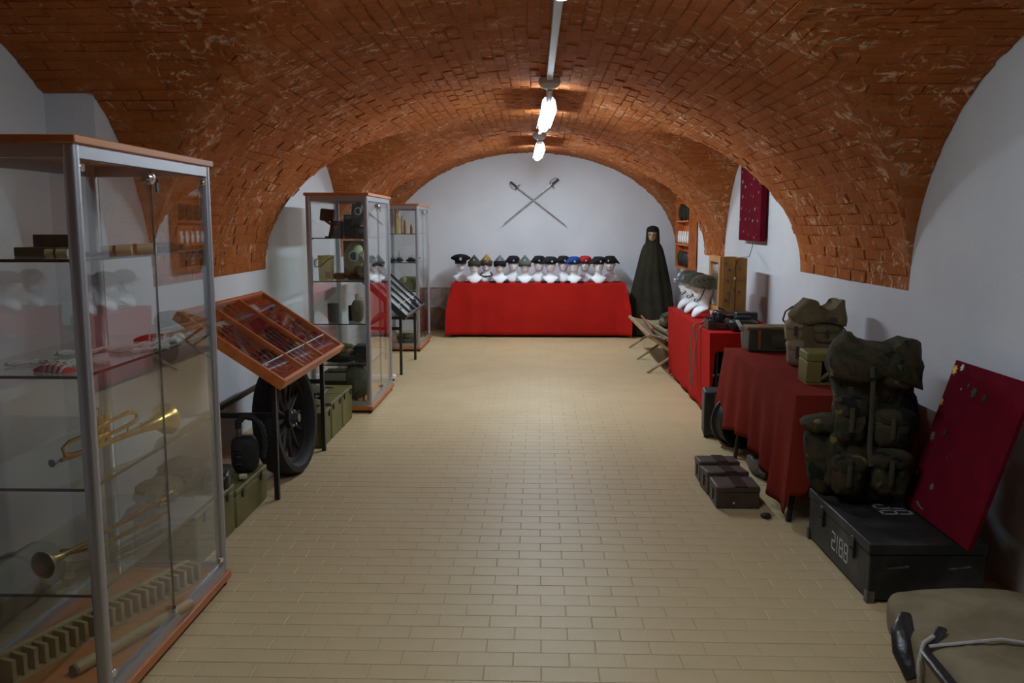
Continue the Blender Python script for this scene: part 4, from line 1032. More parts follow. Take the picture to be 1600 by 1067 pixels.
t = thing('leather_choker', 'dark leather strap around the neck of the head with the ochre cap', 'strap', (bk[1], YF2, ZT))
MB().tube([(.085 * math.cos(2 * PI * j / 20), .07 * math.sin(2 * PI * j / 20) - .01, .10 + .025 * math.sin(2 * PI * j / 20)) for j in range(20)], .009, 8, closed=True).build('loop', 'leather', t)
MB().bb(-.012, .012, -.095, -.08, .065, .09).build('buckle', 'steel', t)
def neck(rx=1): return None
beret((bk[2], YF2, ZT), R(-6), 'blackfelt', 'black beret with silver badge beside the grey green pointed cap', -1)
head((bk[2], YF2, ZT), R(-6), 'white foam head under the black beret beside the grey green pointed cap')
beret((bk[3], YF2, ZT), R(-8), 'blackfelt', 'black beret on the seventh head, left of the centre front beret', -1)
head((bk[3], YF2, ZT), R(-8), 'white foam head, seventh from the left, in the back row')
beret((bk[4], YF2, ZT), R(0), 'blackfelt', 'black beret just left of and behind the blue beret', -1)
head((bk[4], YF2, ZT), R(0), 'white foam head just left of and behind the blue beret')
beret((bk[5], YF2, ZT), R(-5), 'redfelt', 'red beret with a gold badge, the only red hat in the row', -1)
head((bk[5], YF2, ZT), R(-5), 'white foam head under the red beret')
beret((bk[6], YF2, ZT), R(-6), 'blackfelt', 'black beret sagging to the right at the right end of the row', 1)
head((bk[6], YF2, ZT), R(-6), 'white foam head at the right end of the row')
# front row
sidecap((fr[0][0], YF1, ZT), R(2), 'olivefelt', 'olivefelt', 'dark olive pointed cap with a white badge, second hat from the left')
head((fr[0][0], YF1, ZT), R(2), 'white foam head under the dark olive cap')
sidecap((fr[1][0], YF1, ZT), R(0), 'greyfelt', 'blackfelt', 'grey pointed cap with a black turned-up band, fourth hat from the left')
head((fr[1][0], YF1, ZT), R(0), 'white foam head under the grey pointed cap')
sidecap((fr[2][0], YF1, ZT), R(0), 'greygreen', 'greygreen', 'grey green pointed cap, sixth hat from the left')
head((fr[2][0], YF1, ZT), R(0), 'white foam head under the grey green pointed cap')
beret((fr[3][0], YF1, ZT), R(0), 'blackfelt', 'flat black beret on the front head in the middle of the row', -1, 1.05)
head((fr[3][0], YF1, ZT), R(0), 'white foam head in front in the middle of the row')
beret((fr[4][0], YF1, ZT), R(-8), 'bluefelt', 'blue beret with a silver badge, the only blue hat', -1)
head((fr[4][0], YF1, ZT), R(-8), 'white foam head under the blue beret')
beret((fr[5][0], YF1, ZT), R(0), 'greyfelt' if False else 'blackfelt', 'black beret on the front head nearest the right end', -1, 1.05)
head((fr[5][0], YF1, ZT), R(0), 'white foam head in front nearest the right end of the row')
def collar(x, mt, label, w_=.13):
    t = thing('collar_tab', label, 'collar', (x, YF1 - .075, ZT))
    for s in (-1, 1):
        MB().bb(.008, w_, -.012, .012, 0, .032, rotm('Z', R(0))).build('tab', mt, t, bevel=.003) if s == 1 else MB().bb(-w_, -.008, -.012, .012, 0, .032).build('tab', mt, t, bevel=.003)
    MB().bb(-.012, .012, -.014, .010, .002, .026).build('clasp', 'steel', t)
collar(fr[1][0], 'blackfelt', 'black collar laid at the foot of the grey capped head')
collar(fr[2][0], 'leather', 'brown fringed collar laid at the foot of the grey green capped head')
collar(fr[3][0], 'blackfelt', 'black collar laid at the foot of the middle front head')
collar(fr[4][0], 'blackfelt', 'black collar laid at the foot of the blue beret head')

# crossed swords on the back wall
def sword(px, pz, qx, qz, y, label):
    d = Vector((qx - px, 0, qz - pz)); L_ = d.length
    t = thing('sword', label, 'sword', (px, y, pz), rot=(0, -math.atan2(d.z, d.x), 0))
    MB().prism([(.12, -.010), (L_ - .05, -.005), (L_, 0), (L_ - .05, .005), (.12, .010)], -.002, .002, rotm('X', R(90))).build('blade', 'steel', t)
    MB().tube([(.0, 0, 0), (.02, 0, .004), (.11, 0, 0)], [.014, .012, .012], 10).build('grip', 'leatherblack', t)
    g_ = MB().ell((.125, 0, 0), (.014, .035, .045), 14, 8, 2.2).build('guard', 'steel', t)
    MB().tube([(.13, 0, -.04), (.08, 0, -.05), (.02, 0, -.035), (.0, 0, -.005)], .004, 6).build('knuckle_bow', 'steel', g_)
    MB().tube([(.13, 0, .03), (.14, 0, .06)], .004, 6).build('quillon', 'steel', g_)
sword(-.40, 2.16, .42, 1.52, 12.715, 'thin sword on the back wall with its hilt at the upper left')
sword(.285, 2.20, -.52, 1.54, 12.695, 'thin sword on the back wall with its hilt at the upper right')

# cloaked mannequin
t = thing('cloaked_mannequin', 'life size mannequin in a long dark hooded cloak beside the back wall table', 'mannequin', (1.59, 12.24, 0), R(-12))
rg = []
for k in range(31):
    v = k / 30; z = 1.335 * (1 - v) + .03 * v
    w_ = .06 + .075 * min(1, v / .07) ** .7 + .235 * max(0, v - .07) ** .8; d_ = .075 + .05 * min(1, v / .1) + .17 * max(0, v - .1)
    if v > .75: w_ -= .06 * (v - .75)
    ring = []
    for j in range(72):
        a = 2 * PI * j / 72
        f = 1 + min(1, v * 2) * (.075 * math.sin(a * 11 + 3 * nz((v * 1.5, a, 0), 1)) + .05 * math.sin(a * 5 + 1 + v))
        ring.append((w_ * f * math.cos(a) - .02 * v, d_ * f * math.sin(a), z))
    rg.append(ring)
MB().loft(rg, True, True).build('cloak', 'cape', t, smooth=60)
hd = MB(); src = head_mesh(False, 1.16)
fc = src.build('face', 'skin', t, smooth=60)
for x in (-.03, .03):
    MB().ell((x, -.076, 1.404), (.012, .004, .005), 10, 6).build('eye', 'lens', fc)
    MB().ell((x, -.082, 1.420), (.016, .004, .003), 10, 6).build('eyebrow', 'leather', fc)
MB().ell((0, -.084, 1.352), (.016, .004, .004), 10, 6).build('lips', 'leather', fc)
hoodr = []
for k in range(13):
    v = k / 12; z = 1.30 + .235 * v
    rx = .10 * (1 - .15 * v) if v < .75 else .087 * math.sqrt(max(0.02, 1 - ((v - .75) / .26) ** 2)); ry = rx * 1.25
    ring = []
    for j in range(36):
        a = 2 * PI * j / 36; c, s = math.cos(a), math.sin(a)
        y = ry * s + .02
        if s < -.72 and v < .80: y = ry * -.72 + .02 + (-.72 - s) * .10
        ring.append((rx * c, y, z))
    hoodr.append(ring)
MB().loft(hoodr, True, True).build('hood', 'cape', t, smooth=60)
MB().loft([oval(1.455, .085, .105, dy=.0), oval(1.48, .088, .11), oval(1.51, .075, .09), oval(1.53, .03, .04)]).build('hair', 'blackfelt', t, smooth=60)
for x in (-.06, .06): MB().ell((x, -.10, .035), (.04, .10, .035), 12, 8, 2.4).build('boot', 'leatherblack', t)

# ------------------------------------------------------------------ folding cot (right)
t = thing('folding_cot', 'wooden folding cot with crossed legs between the two red cloths', 'cot', (1.44, 10.0, 0))
for x, nm_ in ((-.28, 'aisle_rail'), (.28, 'wall_rail')):
    MB().bb(x - .018, x + .018, -.98, .98, .38, .415).build(nm_, 'cotwood', t, bevel=.005)
MB().loft([[(-.28 + .56 * i / 10, y, .405 - .05 * math.sin(PI * i / 10)) for i in range(11)] for y in (-.96, -.3, .3, .96)], False, False, closed=False).build('canvas_bed', 'canvas', t)
for y in (-.94, 0.0, .94):
    for s in (-1, 1):
        MB().tube([(-s * .29, y + s * .018, .0), (s * .27, y + s * .018, .385)], .015, 8).build('crossed_leg', 'cotwood', t)
tag(MB().tube([(0, -.70, 0), (0, 0, .0), (0, .75, .0)], [.018, .014, .011], 8).build('reddish_pole', 'cotred'), 'long reddish wooden pole lying along the aisle edge of the cot', 'pole', loc=(1.25, 9.98, .435), rz=R(-2))
tag(MB().tube([(0, -.55, 0), (0, .55, .0)], [.016, .016], 8).build('pale_pole', 'tanpale'), 'pale wrapped pole lying on the cot beside the reddish one', 'pole', loc=(1.33, 9.75, .42), rz=R(4))
t = thing('camouflage_pack', 'camouflage pack lying on the cot behind the red cloth', 'pack', (1.50, 9.75, .39))
MB().ell((0, 0, .09), (.13, .20, .09), 18, 10, 3, .3, 5, seed=12).build('body', 'camogreen', t)
MB().ell((-.10, -.05, .08), (.05, .09, .05), 12, 8, 2.4, .2).build('pouch', 'khaki', t)
tag(MB().ell((0, 0, .07), (.10, .14, .07), 16, 10, 2.4, .35, seed=13).build('green_bundle', 'olive'), 'green cloth bundle on the cot near the cloaked mannequin', 'bundle', loc=(1.55, 10.2, .38))
tag(MB().ell((0, 0, .13), (.12, .17, .13), 16, 10, 4, .08, seed=3).build('brown_kit_bag', 'leather'), 'brown kit bag on the floor under the cot', 'bag', loc=(1.52, 9.62, 0))

# ------------------------------------------------------------------ red table by the right wall: helmets etc.
ZR = .714
def helmet(loc, rz, mt, label, cover=False):
    t = thing('helmet', label, 'helmet', loc, rz)
    rg = [oval(.258, .126, .150, zf=lambda c, s: .030 * max(0, -s)), oval(.272, .114, .134, zf=lambda c, s: .018 * max(0, -s)), oval(.31, .108, .126), oval(.35, .092, .108), oval(.376, .058, .068), oval(.385, .02, .025)]
    if cover: rg = [[(p[0] * (1 + .04 * nz(p, 30)), p[1] * (1 + .04 * nz(p, 25, 2)), p[2]) for p in r] for r in rg]
    MB().loft(rg).build('shell', mt, t, smooth=60)
    MB().tube([(.082, -.01, .28), (.078, -.03, .22), (.066, -.055, .165), (.03, -.078, .142), (-.03, -.078, .142), (-.066, -.055, .165), (-.078, -.03, .22), (-.082, -.01, .28)], .005, 6).build('chin_strap', 'leatherblack', t)
    return t
hs = [((1.50, 8.72, ZR), 'helmet'), ((1.50, 8.30, ZR), 'cap'), ((1.50, 7.92, ZR), 'camo'), ((1.68, 8.12, ZR), 'dark')]
RZ = R(-84)
head((1.50, 8.72, ZR), RZ, 'white foam head under the smooth grey helmet')
t = helmet((1.50, 8.72, ZR), RZ, 'helmetgrey', 'smooth grey green steel helmet farthest back on the red table'); MB().bb(-.04, .04, -.146, -.13, .262, .30).build('front_plate', 'silver', t, bevel=.004)
head((1.50, 8.32, ZR), RZ, 'white foam head between the grey and the camouflage helmets')
t = helmet((1.50, 8.32, ZR), RZ, 'olivefelt', 'olive helmet with an ochre star patch, middle of the three front helmets')
MB().prism([((.05 if k % 2 == 0 else .024) * math.cos(PI / 5 * k), (.05 if k % 2 == 0 else .024) * math.sin(PI / 5 * k)) for k in range(10)], .0, .008, TR(-.055, -.03, .352) @ rotm('Y', R(-34)) @ rotm('X', R(8))).build('star_patch', 'ochre', t)
head((1.50, 7.92, ZR), RZ, 'white foam head under the camouflage covered helmet')
helmet((1.50, 7.92, ZR), RZ, 'camogreen', 'camouflage cloth covered helmet nearest the camera', True)
head((1.70, 8.10, ZR), R(-60), 'white foam head beside the wooden badge cabinet')
helmet((1.70, 8.10, ZR), R(-60), 'blackfelt', 'black leather helmet beside the wooden badge cabinet', True)
tag(bx(-.06, .06, -.12, .12, 0, .012).build('brown_booklet', 'leather', bevel=.002), 'thin brown booklet lying between the foam heads', 'booklet', loc=(1.46, 8.52, ZR - .006))
# yellow wooden cabinet
t = thing('badge_cabinet', 'yellow orange wooden cabinet with a narrow glass door and badges on its side', 'cabinet', (1.59, 7.56, ZR + .085))
MB().bb(.0, .20, 0.0, .46, 0, .46).build('body', 'corkpanel', t, bevel=.003, label='brown panelled body')
MB().bb(-.002, .105, -.014, 0.0, -.015, .475).build('side_panel', 'corkpanel', t, bevel=.002)
MB().bb(.11, .205, -.010, 0.0, .0, .462).build('side_panel', 'corkpanel', t, bevel=.002)
d = MB()
for a in ((0, .045), (.415, .46)): d.bb(-.03, 0, a[0], a[1], -.02, .475)
for a in ((-.02, .035), (.42, .475)): d.bb(-.03, 0, .045, .415, a[0], a[1])
d = d.build('door_frame', 'cabwood', t, bevel=.003)
MB().bb(-.018, -.014, .045, .415, .035, .42).build('door_glass', 'glass', d, smooth=None)
MB().bb(-.003, -.001, .045, .415, .035, .42).build('mirror_back', 'silver', t, label='dim mirror-like back of the cabinet')
for k, (x, z, mt) in enumerate(((.02, .42, 'steel'), (.055, .36, 'purple'), (.14, .37, 'bronze'), (.10, .29, 'silver'), (.04, .27, 'bronze'), (.16, .27, 'steel'), (.05, .16, 'bronze'), (.10, .20, 'bronze'), (.145, .17, 'purple'), (.03, .10, 'bronze'))):
    MB().prism([(.013 * math.cos(a) * (1.2 if i % 2 else .8), .013 * math.sin(a) * (1.2 if i % 2 else .8)) for i, a in enumerate([2 * PI * q / 10 for q in range(10)])], 0, .006, TR(x, -.013, z) @ rotm('X', R(90))).build('badge', mt, t)
t = thing('black_carrying_case', 'black case standing under the wooden badge cabinet', 'case', (1.70, 7.40, ZR))
MB().bb(-.13, .13, -.12, .40, 0, .084).build('body', 'blackwood', t, bevel=.004)
MB().bb(-.05, .10, -.125, -.12, .02, .06).build('front_plate', 'black', t)
tag(bx(-.09, .09, -.04, .04, 0, .115).build('black_radio', 'blackwood', bevel=.006), 'black box in front of the badge cabinet close to the wall', 'box', loc=(1.72, 7.22, ZR))
t = thing('leather_harness', 'shiny black leather harness with buckles heaped beside the badge cabinet', 'harness', (1.50, 7.32, ZR))
for k in range(7):
    a = k * .9; r_ = .05 + .015 * (k % 3)
    MB().tube([(r_ * math.cos(b) * (1 + .3 * math.sin(a)) + .015 * k - .04, r_ * .8 * math.sin(b), .02 + .018 * k * .8 + .03 * math.sin(b + a)) for b in [2 * PI * q / 14 for q in range(14)]], .009, 6, closed=True).build('strap', 'leatherblack', t)
for x, y, z in ((.0, -.07, .10), (.03, -.06, .06), (-.03, -.07, .05)): MB().tube(vring(x, y, z, .010), .003, 6, closed=True).build('buckle', 'chrome', t)
t = thing('brown_leather_box', 'open dark brown leather box on the near corner of the bright red table', 'box', (1.45, 7.05, ZR))
MB().bb(-.09, .10, -.10, .10, 0, .012).build('bottom', 'leather', t)
for a in ((-.09, -.078, -.10, .10), (.088, .10, -.10, .10)): MB().bb(a[0], a[1], a[2], a[3], .012, .075).build('side', 'leather', t)
for a in ((-.10, -.088), (.088, .10)): MB().bb(-.078, .088, a[0], a[1], .012, .05).build('side', 'leather', t)
MB().bb(-.02, .05, -.108, -.10, .01, .045).build('front_tab', 'steel', t)
t = thing('black_binoculars', 'pair of black binoculars inside the brown leather box', 'binoculars', (1.45, 7.05, ZR + .012), R(30))
for s in (-1, 1):
    MB().rev([(.022, 0), (.024, .02), (.02, .06), (.015, .09), (.017, .11)], 14, TR(s * .03, 0, 0)).build('barrel', 'black', t)
MB().bb(-.02, .02, -.01, .01, .03, .07).build('bridge', 'black', t)
t = thing('black_camera', 'black field telephone with a grey strap hanging over the red table edge', 'telephone', (1.62, 6.88, ZR))
MB().ell((0, 0, .045), (.11, .075, .045), 18, 10, 4, .1).build('body', 'black', t)
MB().ell((.0, .02, .10), (.07, .03, .02), 14, 8, 3).build('handset', 'rubber', t)
MB().tube([(-.06, -.05, .09), (-.05, -.09, .06), (-.03, -.13, .02), (-.035, -.155, -.02), (-.03, -.158, -.09), (-.025, -.16, -.13)], .018, 6, flat=.25).build('strap', 'greyplastic', t)
MB().bb(-.055, -.01, -.145, -.12, .02, .05).build('strap_buckle', 'silver', t)
tag(MB().tube([(0, .0, .004), (-.20, .02, .004), (-.233, .0, -.02), (-.245, .03, -.2), (-.248, .07, -.45), (-.25, .12, -.53), (-.248, .17, -.45), (-.245, .22, -.2), (-.233, .24, -.02), (-.20, .24, .004), (-.05, .22, .004)], .018, 6, flat=.2).build('webbing_sling', 'webbing'),
    'long olive webbing strap looped down the front of the bright red cloth', 'strap', loc=(1.545, 7.14, ZR))
# cable
tag(MB().tube([(1.97, 8.1, 1.38), (1.95, 8.05, 1.33), (1.80, 7.52, 1.272), (1.72, 7.48, 1.268), (1.69, 7.52, 1.2), (1.66, 7.515, 1.05), (1.64, 7.52, .90), (1.64, 7.5, .84)], .0028, 6).build('black_cable', 'black'), 'thin black cable hanging over the badge cabinet from the maroon board', 'cable')
# wall board and rack
def badgeboard(t, pts, m):
    for (u, v, mt, s) in pts:
        MB().prism([(s * math.cos(a) * (1.3 if i % 2 else .7), s * math.sin(a) * (1.3 if i % 2 else .7)) for i, a in enumerate([2 * PI * q / 12 for q in range(12)])], 0, .006, m @ TR(u, v, 0)).build('badge', mt, t)
t = thing('maroon_badge_board', 'maroon badge board hanging on the right wall below the vault', 'board', (1.93, 7.70, 1.40))
MB().bb(0, .05, 0, .80, 0, .78).build('panel', 'maroon', t, bevel=.003)
random.seed(3)
badgeboard(t, [(-.08 - .16 * i + random.uniform(-.05, .05), .06 + .115 * j + random.uniform(-.03, .03), random.choice(['silver', 'bronze', 'bronze', 'rope']), random.uniform(.006, .012)) for i in range(5) for j in range(6)], TR(0, 0, 0) @ rotm('Z', R(90)) @ rotm('X', R(90)) @ rotm('Z', 0) @ Matrix.Diagonal((-1, 1, -1, 1)))
t = thing('wall_rack', 'tall reddish wooden wall rack holding dark gear and white gloves', 'rack', (1.87, 11.04, .98))
MB().bb(.02, .115, 0, .022, 0, .95).build('side_board', 'casewood', t)
MB().bb(.0, .115, .93, .952, 0, .95).build('side_board', 'casewood', t)
MB().bb(.105, .115, .022, .93, 0, .95).build('back_board', 'casewood', t)
for z in (0.0, .30, .60, .93): MB().bb(.0, .105, .022, .93, z, z + .02).build('shelf', 'casewood', t)
gl = [(.1, 'white'), (.28, 'white'), (.46, 'white'), (.64, 'white'), (.8, 'white')]
for k, (y, c) in enumerate(gl):
    g_ = MB().ell((0, 0, .06), (.018, .04, .06), 10, 8, 2.6)
    for q in range(4): g_.tube([(0, -.03 + q * .02, .10), (0, -.034 + q * .023, .165 - .008 * abs(q - 1.5))], .008, 6)
    g_.tube([(0, .035, .06), (0, .06, .10)], .009, 6)
    tag(g_.build('white_glove', 'white', smooth=60), 'white glove standing on the middle shelf of the wall rack', 'glove', 'white gloves in the wall rack', loc=(1.90, 11.04 + y + .04, 1.305))
for k, y in enumerate((.12, .34, .56, .78)):
    tag(MB().ell((0, 0, .10), (.035, .085, .10), 14, 10, 2.8, .2, seed=k).build('dark_holster', 'leatherblack'), 'dark leather holster on the lowest shelf of the wall rack', 'holster', 'dark holsters in the wall rack', loc=(1.915, 11.04 + y + .03, 1.001))
for k, y in enumerate((.15, .45, .75)):
    tag(MB().ell((0, 0, .11), (.035, .10, .11), 14, 10, 2.5, .2, seed=k + 5).build('dark_pouch', 'cape'), 'dark pouch on the upper shelf of the wall rack', 'pouch', 'dark pouches in the wall rack', loc=(1.915, 11.04 + y + .02, 1.601))

# ------------------------------------------------------------------ on the dark red cloth
ZC = .684
t = thing('field_case', 'dark olive canvas case with an orange strap on the dark red cloth', 'case', (1.60, 6.0, ZC), R(-3))
MB().bb(-.16, .24, -.09, .09, 0, .155).build('body', 'olivedark', t, bevel=.012, seg=2)
MB().bb(-.17, .25, -.10, .10, .150, .172).build('lid_flap', 'khaki', t, bevel=.006)
MB().bb(-.10, -.08, -.098, -.09, .02, .15).build('strap', 'copper', t, label='orange leather strap')
MB().ell((.08, -.092, .075), (.10, .014, .05), 14, 8, 4).build('front_pocket', 'olivedark', t)
# tan rucksack
def flap_mb(outline, ys_, sc, wr=.012, ws=9, seed=0):
    # outline in x,z, swept along y with rounded ends
    cx_ = sum(p[0] for p in outline) / len(outline); cz_ = sum(p[1] for p in outline) / len(outline)
    fine = []
    for i, p in enumerate(outline):
        q = outline[(i + 1) % len(outline)]
        for k in range(4): fine.append((p[0] + (q[0] - p[0]) * k / 4, p[1] + (q[1] - p[1]) * k / 4))
    rg = []
    for y_, k in zip(ys_, sc):
        ring = []
        for x, z in fine:
            v = Vector((cx_ + (x - cx_) * k, y_, cz_ + (z - cz_) * k))
            ring.append(v + Vector((nz(v, ws, seed), nz(v, ws, seed + 1), nz(v, ws, seed + 2))) * wr)
        rg.append(ring)
    return MB().loft(rg)
def pouch(t, c, r_, mt, seed, flap=None, p=3.0):
    o = MB().ell(c, r_, 16, 12, p, .12, 6, seed=seed).build('pocket', mt, t, smooth=60)
    MB().ell((c[0], c[1] - r_[1] * .15, c[2] + r_[2] * .55), (r_[0] * 1.08, r_[1] * 1.05, r_[2] * .5), 16, 8, 3.0, .1, 6, seed=seed + 1).build('pocket_flap', flap or mt, o, smooth=60)
    MB().bb(c[0] - .008, c[0] + .008, c[1] - r_[1] * 1.28 - .004, c[1] - r_[1] * 1.1, c[2] - r_[2] * .3, c[2] + r_[2] * .5).build('buckle_strap', 'leather', o)
t = thing('tan_rucksack', 'tan canvas rucksack with side pockets on the dark red cloth', 'rucksack', (1.71, 5.38, ZC), R(-8))
MB().ell((0, 0, .175), (.15, .11, .175), 28, 20, 4.6, .16, 7, seed=1).build('main_bag', 'khaki', t, smooth=60)
flap_mb([(-.158, .26), (-.165, .31), (-.12, .365), (-.065, .415), (-.02, .405), (.0, .365), (.06, .352), (.10, .37), (.125, .412), (.155, .405), (.162, .32), (.158, .25), (.05, .27), (-.06, .255)], [-.135, -.125, -.08, .0, .08, .11, .115], [.80, .93, 1, 1, .97, .85, .6], .02, 12, 3).build('top_flap', 'khaki', t, smooth=60)
pouch(t, (-.135, -.055, .215), (.055, .06, .07), 'tanpale', 3)
pouch(t, (-.12, -.055, .085), (.055, .055, .085), 'tanpale', 5)
pouch(t, (.045, -.105, .205), (.075, .03, .055), 'khaki', 7)
MB().bb(.06, .10, -.142, -.13, .28, .31).build('leather_patch', 'leather', t)
MB().tube([(-.17, -.02, .24), (-.20, -.03, .28), (-.185, -.02, .33), (-.14, -.0, .36)], .009, 6, flat=.5).build('shoulder_strap', 'leatherblack', t)
MB().tube([(.15, .02, .25), (.19, .0, .20), (.22, -.02, .12)], .009, 6, flat=.5).build('shoulder_strap', 'leatherblack', t)
for x, z in ((-.16, .30), (-.05, .40)): MB().tube(vring(x, -.10, z, .010), .003, 6, closed=True).build('ring', 'chrome', t)
# olive-yellow carton
t = thing('olive_yellow_container', 'olive yellow container with a dark opening in front of the tan rucksack', 'container', (1.575, 4.78, ZC), R(-4))
MB().bb(-.115, .115, -.10, .10, 0, .012).build('bottom', 'oliveyellow', t)
MB().bb(-.115, -.035, -.10, .10, .012, .125).build('left_block', 'oliveyellow', t, bevel=.004)
MB().bb(-.035, .115, .085, .10, .012, .125).build('back_wall', 'black', t)
MB().bb(-.115, .115, -.105, .10, .125, .175).build('lid', 'oliveyellow', t, bevel=.008)
MB().tube([(-.03, -.08, .03), (.0, -.09, .06), (.05, -.09, .07), (.11, -.09, .10)], .020, 10, flat=.6).build('webbing_roll', 'khaki', t)
MB().ell((.05, -.05, .035), (.065, .04, .025), 14, 8, 2.5, .3).build('pouch', 'khaki', t)

# ------------------------------------------------------------------ black trunk, camouflage rucksack, boards
t = thing('black_footlocker', 'black painted wooden trunk with white stencilled number by the right wall', 'trunk', (1.36, 3.45, 0), R(.8))
TW, TD, TH = .47, .76, .255
MB().bb(0, TW, 0, TD, .012, TH - .05).build('body', 'trunk', t, bevel=.006, seg=2)
MB().bb(-.005, TW + .005, -.005, TD + .005, TH - .048, TH).build('lid', 'trunk', t, bevel=.006, seg=2)
for y in (.06, TD - .06): MB().bb(.01, TW - .01, y - .03, y + .03, 0, .012).build('runner', 'blackwood', t)
for y in (.17, TD - .2):
    l_ = MB().bb(-.012, 0, y - .018, y + .018, .13, .225).build('latch', 'black', t, bevel=.003)
    MB().tube([(-.012, y - .015, .17), (-.022, y, .165), (-.012, y + .015, .17)], .004, 6).build('hasp_ring', 'steel', l_)
for x in (.11, .36):
    MB().tube([(x - .04, -.004, .15), (x - .04, -.02, .155), (x + .04, -.02, .165), (x + .04, -.004, .16)], .005, 6).build('handle', 'steel', t)
for x, y in ((0, 0), (0, TD)):
    MB().bb(x - .007, x + .025, y - .007 if y == 0 else y - .025, y + .025 if y == 0 else y + .007, .0, .05).build('corner_plate', 'steel', t)
def seg7(ch):
    S_ = {'a': ((0, 1), (1, 1)), 'b': ((1, 1), (1, .5)), 'c': ((1, .5), (1, 0)), 'd': ((0, 0), (1, 0)), 'e': ((0, 0), (0, .5)), 'f': ((0, .5), (0, 1)), 'g': ((0, .5), (1, .5))}
    D_ = {'2': 'abged', '1': 'bc', '8': 'abcdefg', '0': 'abcdef', '4': 'fgbc', 'R': 'abefg', '-': 'g'}
    return [S_[k] for k in D_[ch]]
def text(txt, m, w_, h_, gap, r_, mt, parent):
    x = 0
    for ch in txt:
        mb = MB()
        ww = w_ if ch != '1' else w_ * .3
        for a, b in seg7(ch):
            p, q = (x + a[0] * ww, a[1] * h_), (x + b[0] * ww, b[1] * h_)
            if ch == '1': p, q = (x + ww / 2, p[1]), (x + ww / 2, q[1])
            x0, x1 = sorted((p[0], q[0])); y0, y1 = sorted((p[1], q[1]))
            mb.bb(x0 - r_, x1 + r_, y0 - r_, y1 + r_, 0, .0012, m)
        mb.build('stencilled_digit', mt, parent, smooth=None)
        x += ww + gap
# number on the aisle side (seen reading from far to near)
mS = Matrix(((0, 0, -1, -.0005), (-1, 0, 0, .43), (0, 1, 0, .075), (0, 0, 0, 1)))
text('2188', mS, .038, .075, .022, .0045, 'chalk', t)
mT = Matrix(((0, 1, 0, .20), (-1, 0, 0, .62), (0, 0, 1, TH + .0002), (0, 0, 0, 1)))
text('2188', mT, .05, .13, .03, .006, 'chalkgrey', t)

t = thing('camouflage_rucksack', 'large camouflage rucksack standing on the black trunk', 'rucksack', (1.545, 4.03, TH + .002), R(-14))
MB().ell((0, .03, .20), (.17, .12, .20), 34, 22, 3.6, .22, 8, seed=21).build('lower_bag', 'camo', t, smooth=60)
MB().ell((.01, .03, .50), (.175, .125, .20), 34, 22, 3.6, .22, 8, seed=22).build('upper_bag', 'camo', t, smooth=60)
flap_mb([(-.18, .58), (-.195, .69), (-.175, .75), (-.135, .785), (-.09, .78), (-.065, .755), (.06, .742), (.10, .765), (.15, .78), (.19, .745), (.205, .66), (.19, .56), (.08, .59), (-.06, .57)], [-.16, -.145, -.09, .0, .10, .14, .15], [.78, .92, 1, 1, .98, .88, .6], .03, 11, 8).build('lid', 'camo', t, smooth=60)
for k, (c, r_, sd) in enumerate((((-.085, -.10, .145), (.075, .05, .095), 31), ((.09, -.10, .17), (.085, .055, .11), 33), ((-.085, -.09, .40), (.07, .04, .105), 35), ((.10, -.115, .63), (.075, .035, .07), 37), ((.09, -.085, .37), (.085, .045, .09), 41))):
    o = MB().ell(c, r_, 20, 14, 3.4, .3, 8, seed=sd).build('pocket', 'camo', t, smooth=60)
    MB().ell((c[0], c[1] - r_[1] * .2, c[2] + r_[2] * .55), (r_[0] * 1.1, r_[1] * 1.05, r_[2] * .48), 18, 8, 2.8, .2, 6, seed=sd + 50).build('pocket_flap', 'camo', o, smooth=60)
    MB().tube([(c[0], c[1] - r_[1] * 1.32, c[2] + r_[2] * .6), (c[0], c[1] - r_[1] * 1.3, c[2] + .0), (c[0], c[1] - r_[1] * 1.12, c[2] - r_[2] * .5)], .011, 6, flat=.3).build('strap', 'webbing', o)
for x in (-.005,):
    MB().tube([(x - .01, -.165, .66), (x - .004, -.165, .58), (x + .002, -.13, .46), (x, -.13, .30), (x + .008, -.15, .20)], .011, 6, flat=.3).build('webbing_strap', 'webbing', t)
for x, z in ((-.10, .55), (-.12, .69), (-.145, .50)): MB().tube(vring(x, -.147, z, .009), .0025, 6, closed=True).build('steel_ring', 'steel', t)
MB().ell((.17, .10, .40), (.06, .08, .12), 14, 10, 2.6, .2, seed=44).build('rear_pad', 'blackfelt', t)
t = thing('camouflage_side_pack', 'smaller camouflage pack leaning left of the big rucksack', 'pack', (1.405, 4.13, TH + .002), rot=(0, R(-8), R(-10)))
MB().ell((0, 0, .19), (.085, .09, .19), 24, 16, 3.0, .2, 5, seed=61).build('body', 'camo', t, smooth=60)
MB().ell((0, -.01, .345), (.09, .095, .045), 20, 10, 2.6, .25, 5, seed=62).build('lid', 'camo', t, smooth=60)
MB().tube([(.04, -.085, .36), (.05, -.12, .2), (.05, -.10, .06)], .013, 6, flat=.3).build('strap', 'webbing', t)
MB().ell((-.02, -.088, .39 - .02), (.02, .012, .014), 10, 6, 2.4).build('yellow_patch', 'oliveyellow', t)

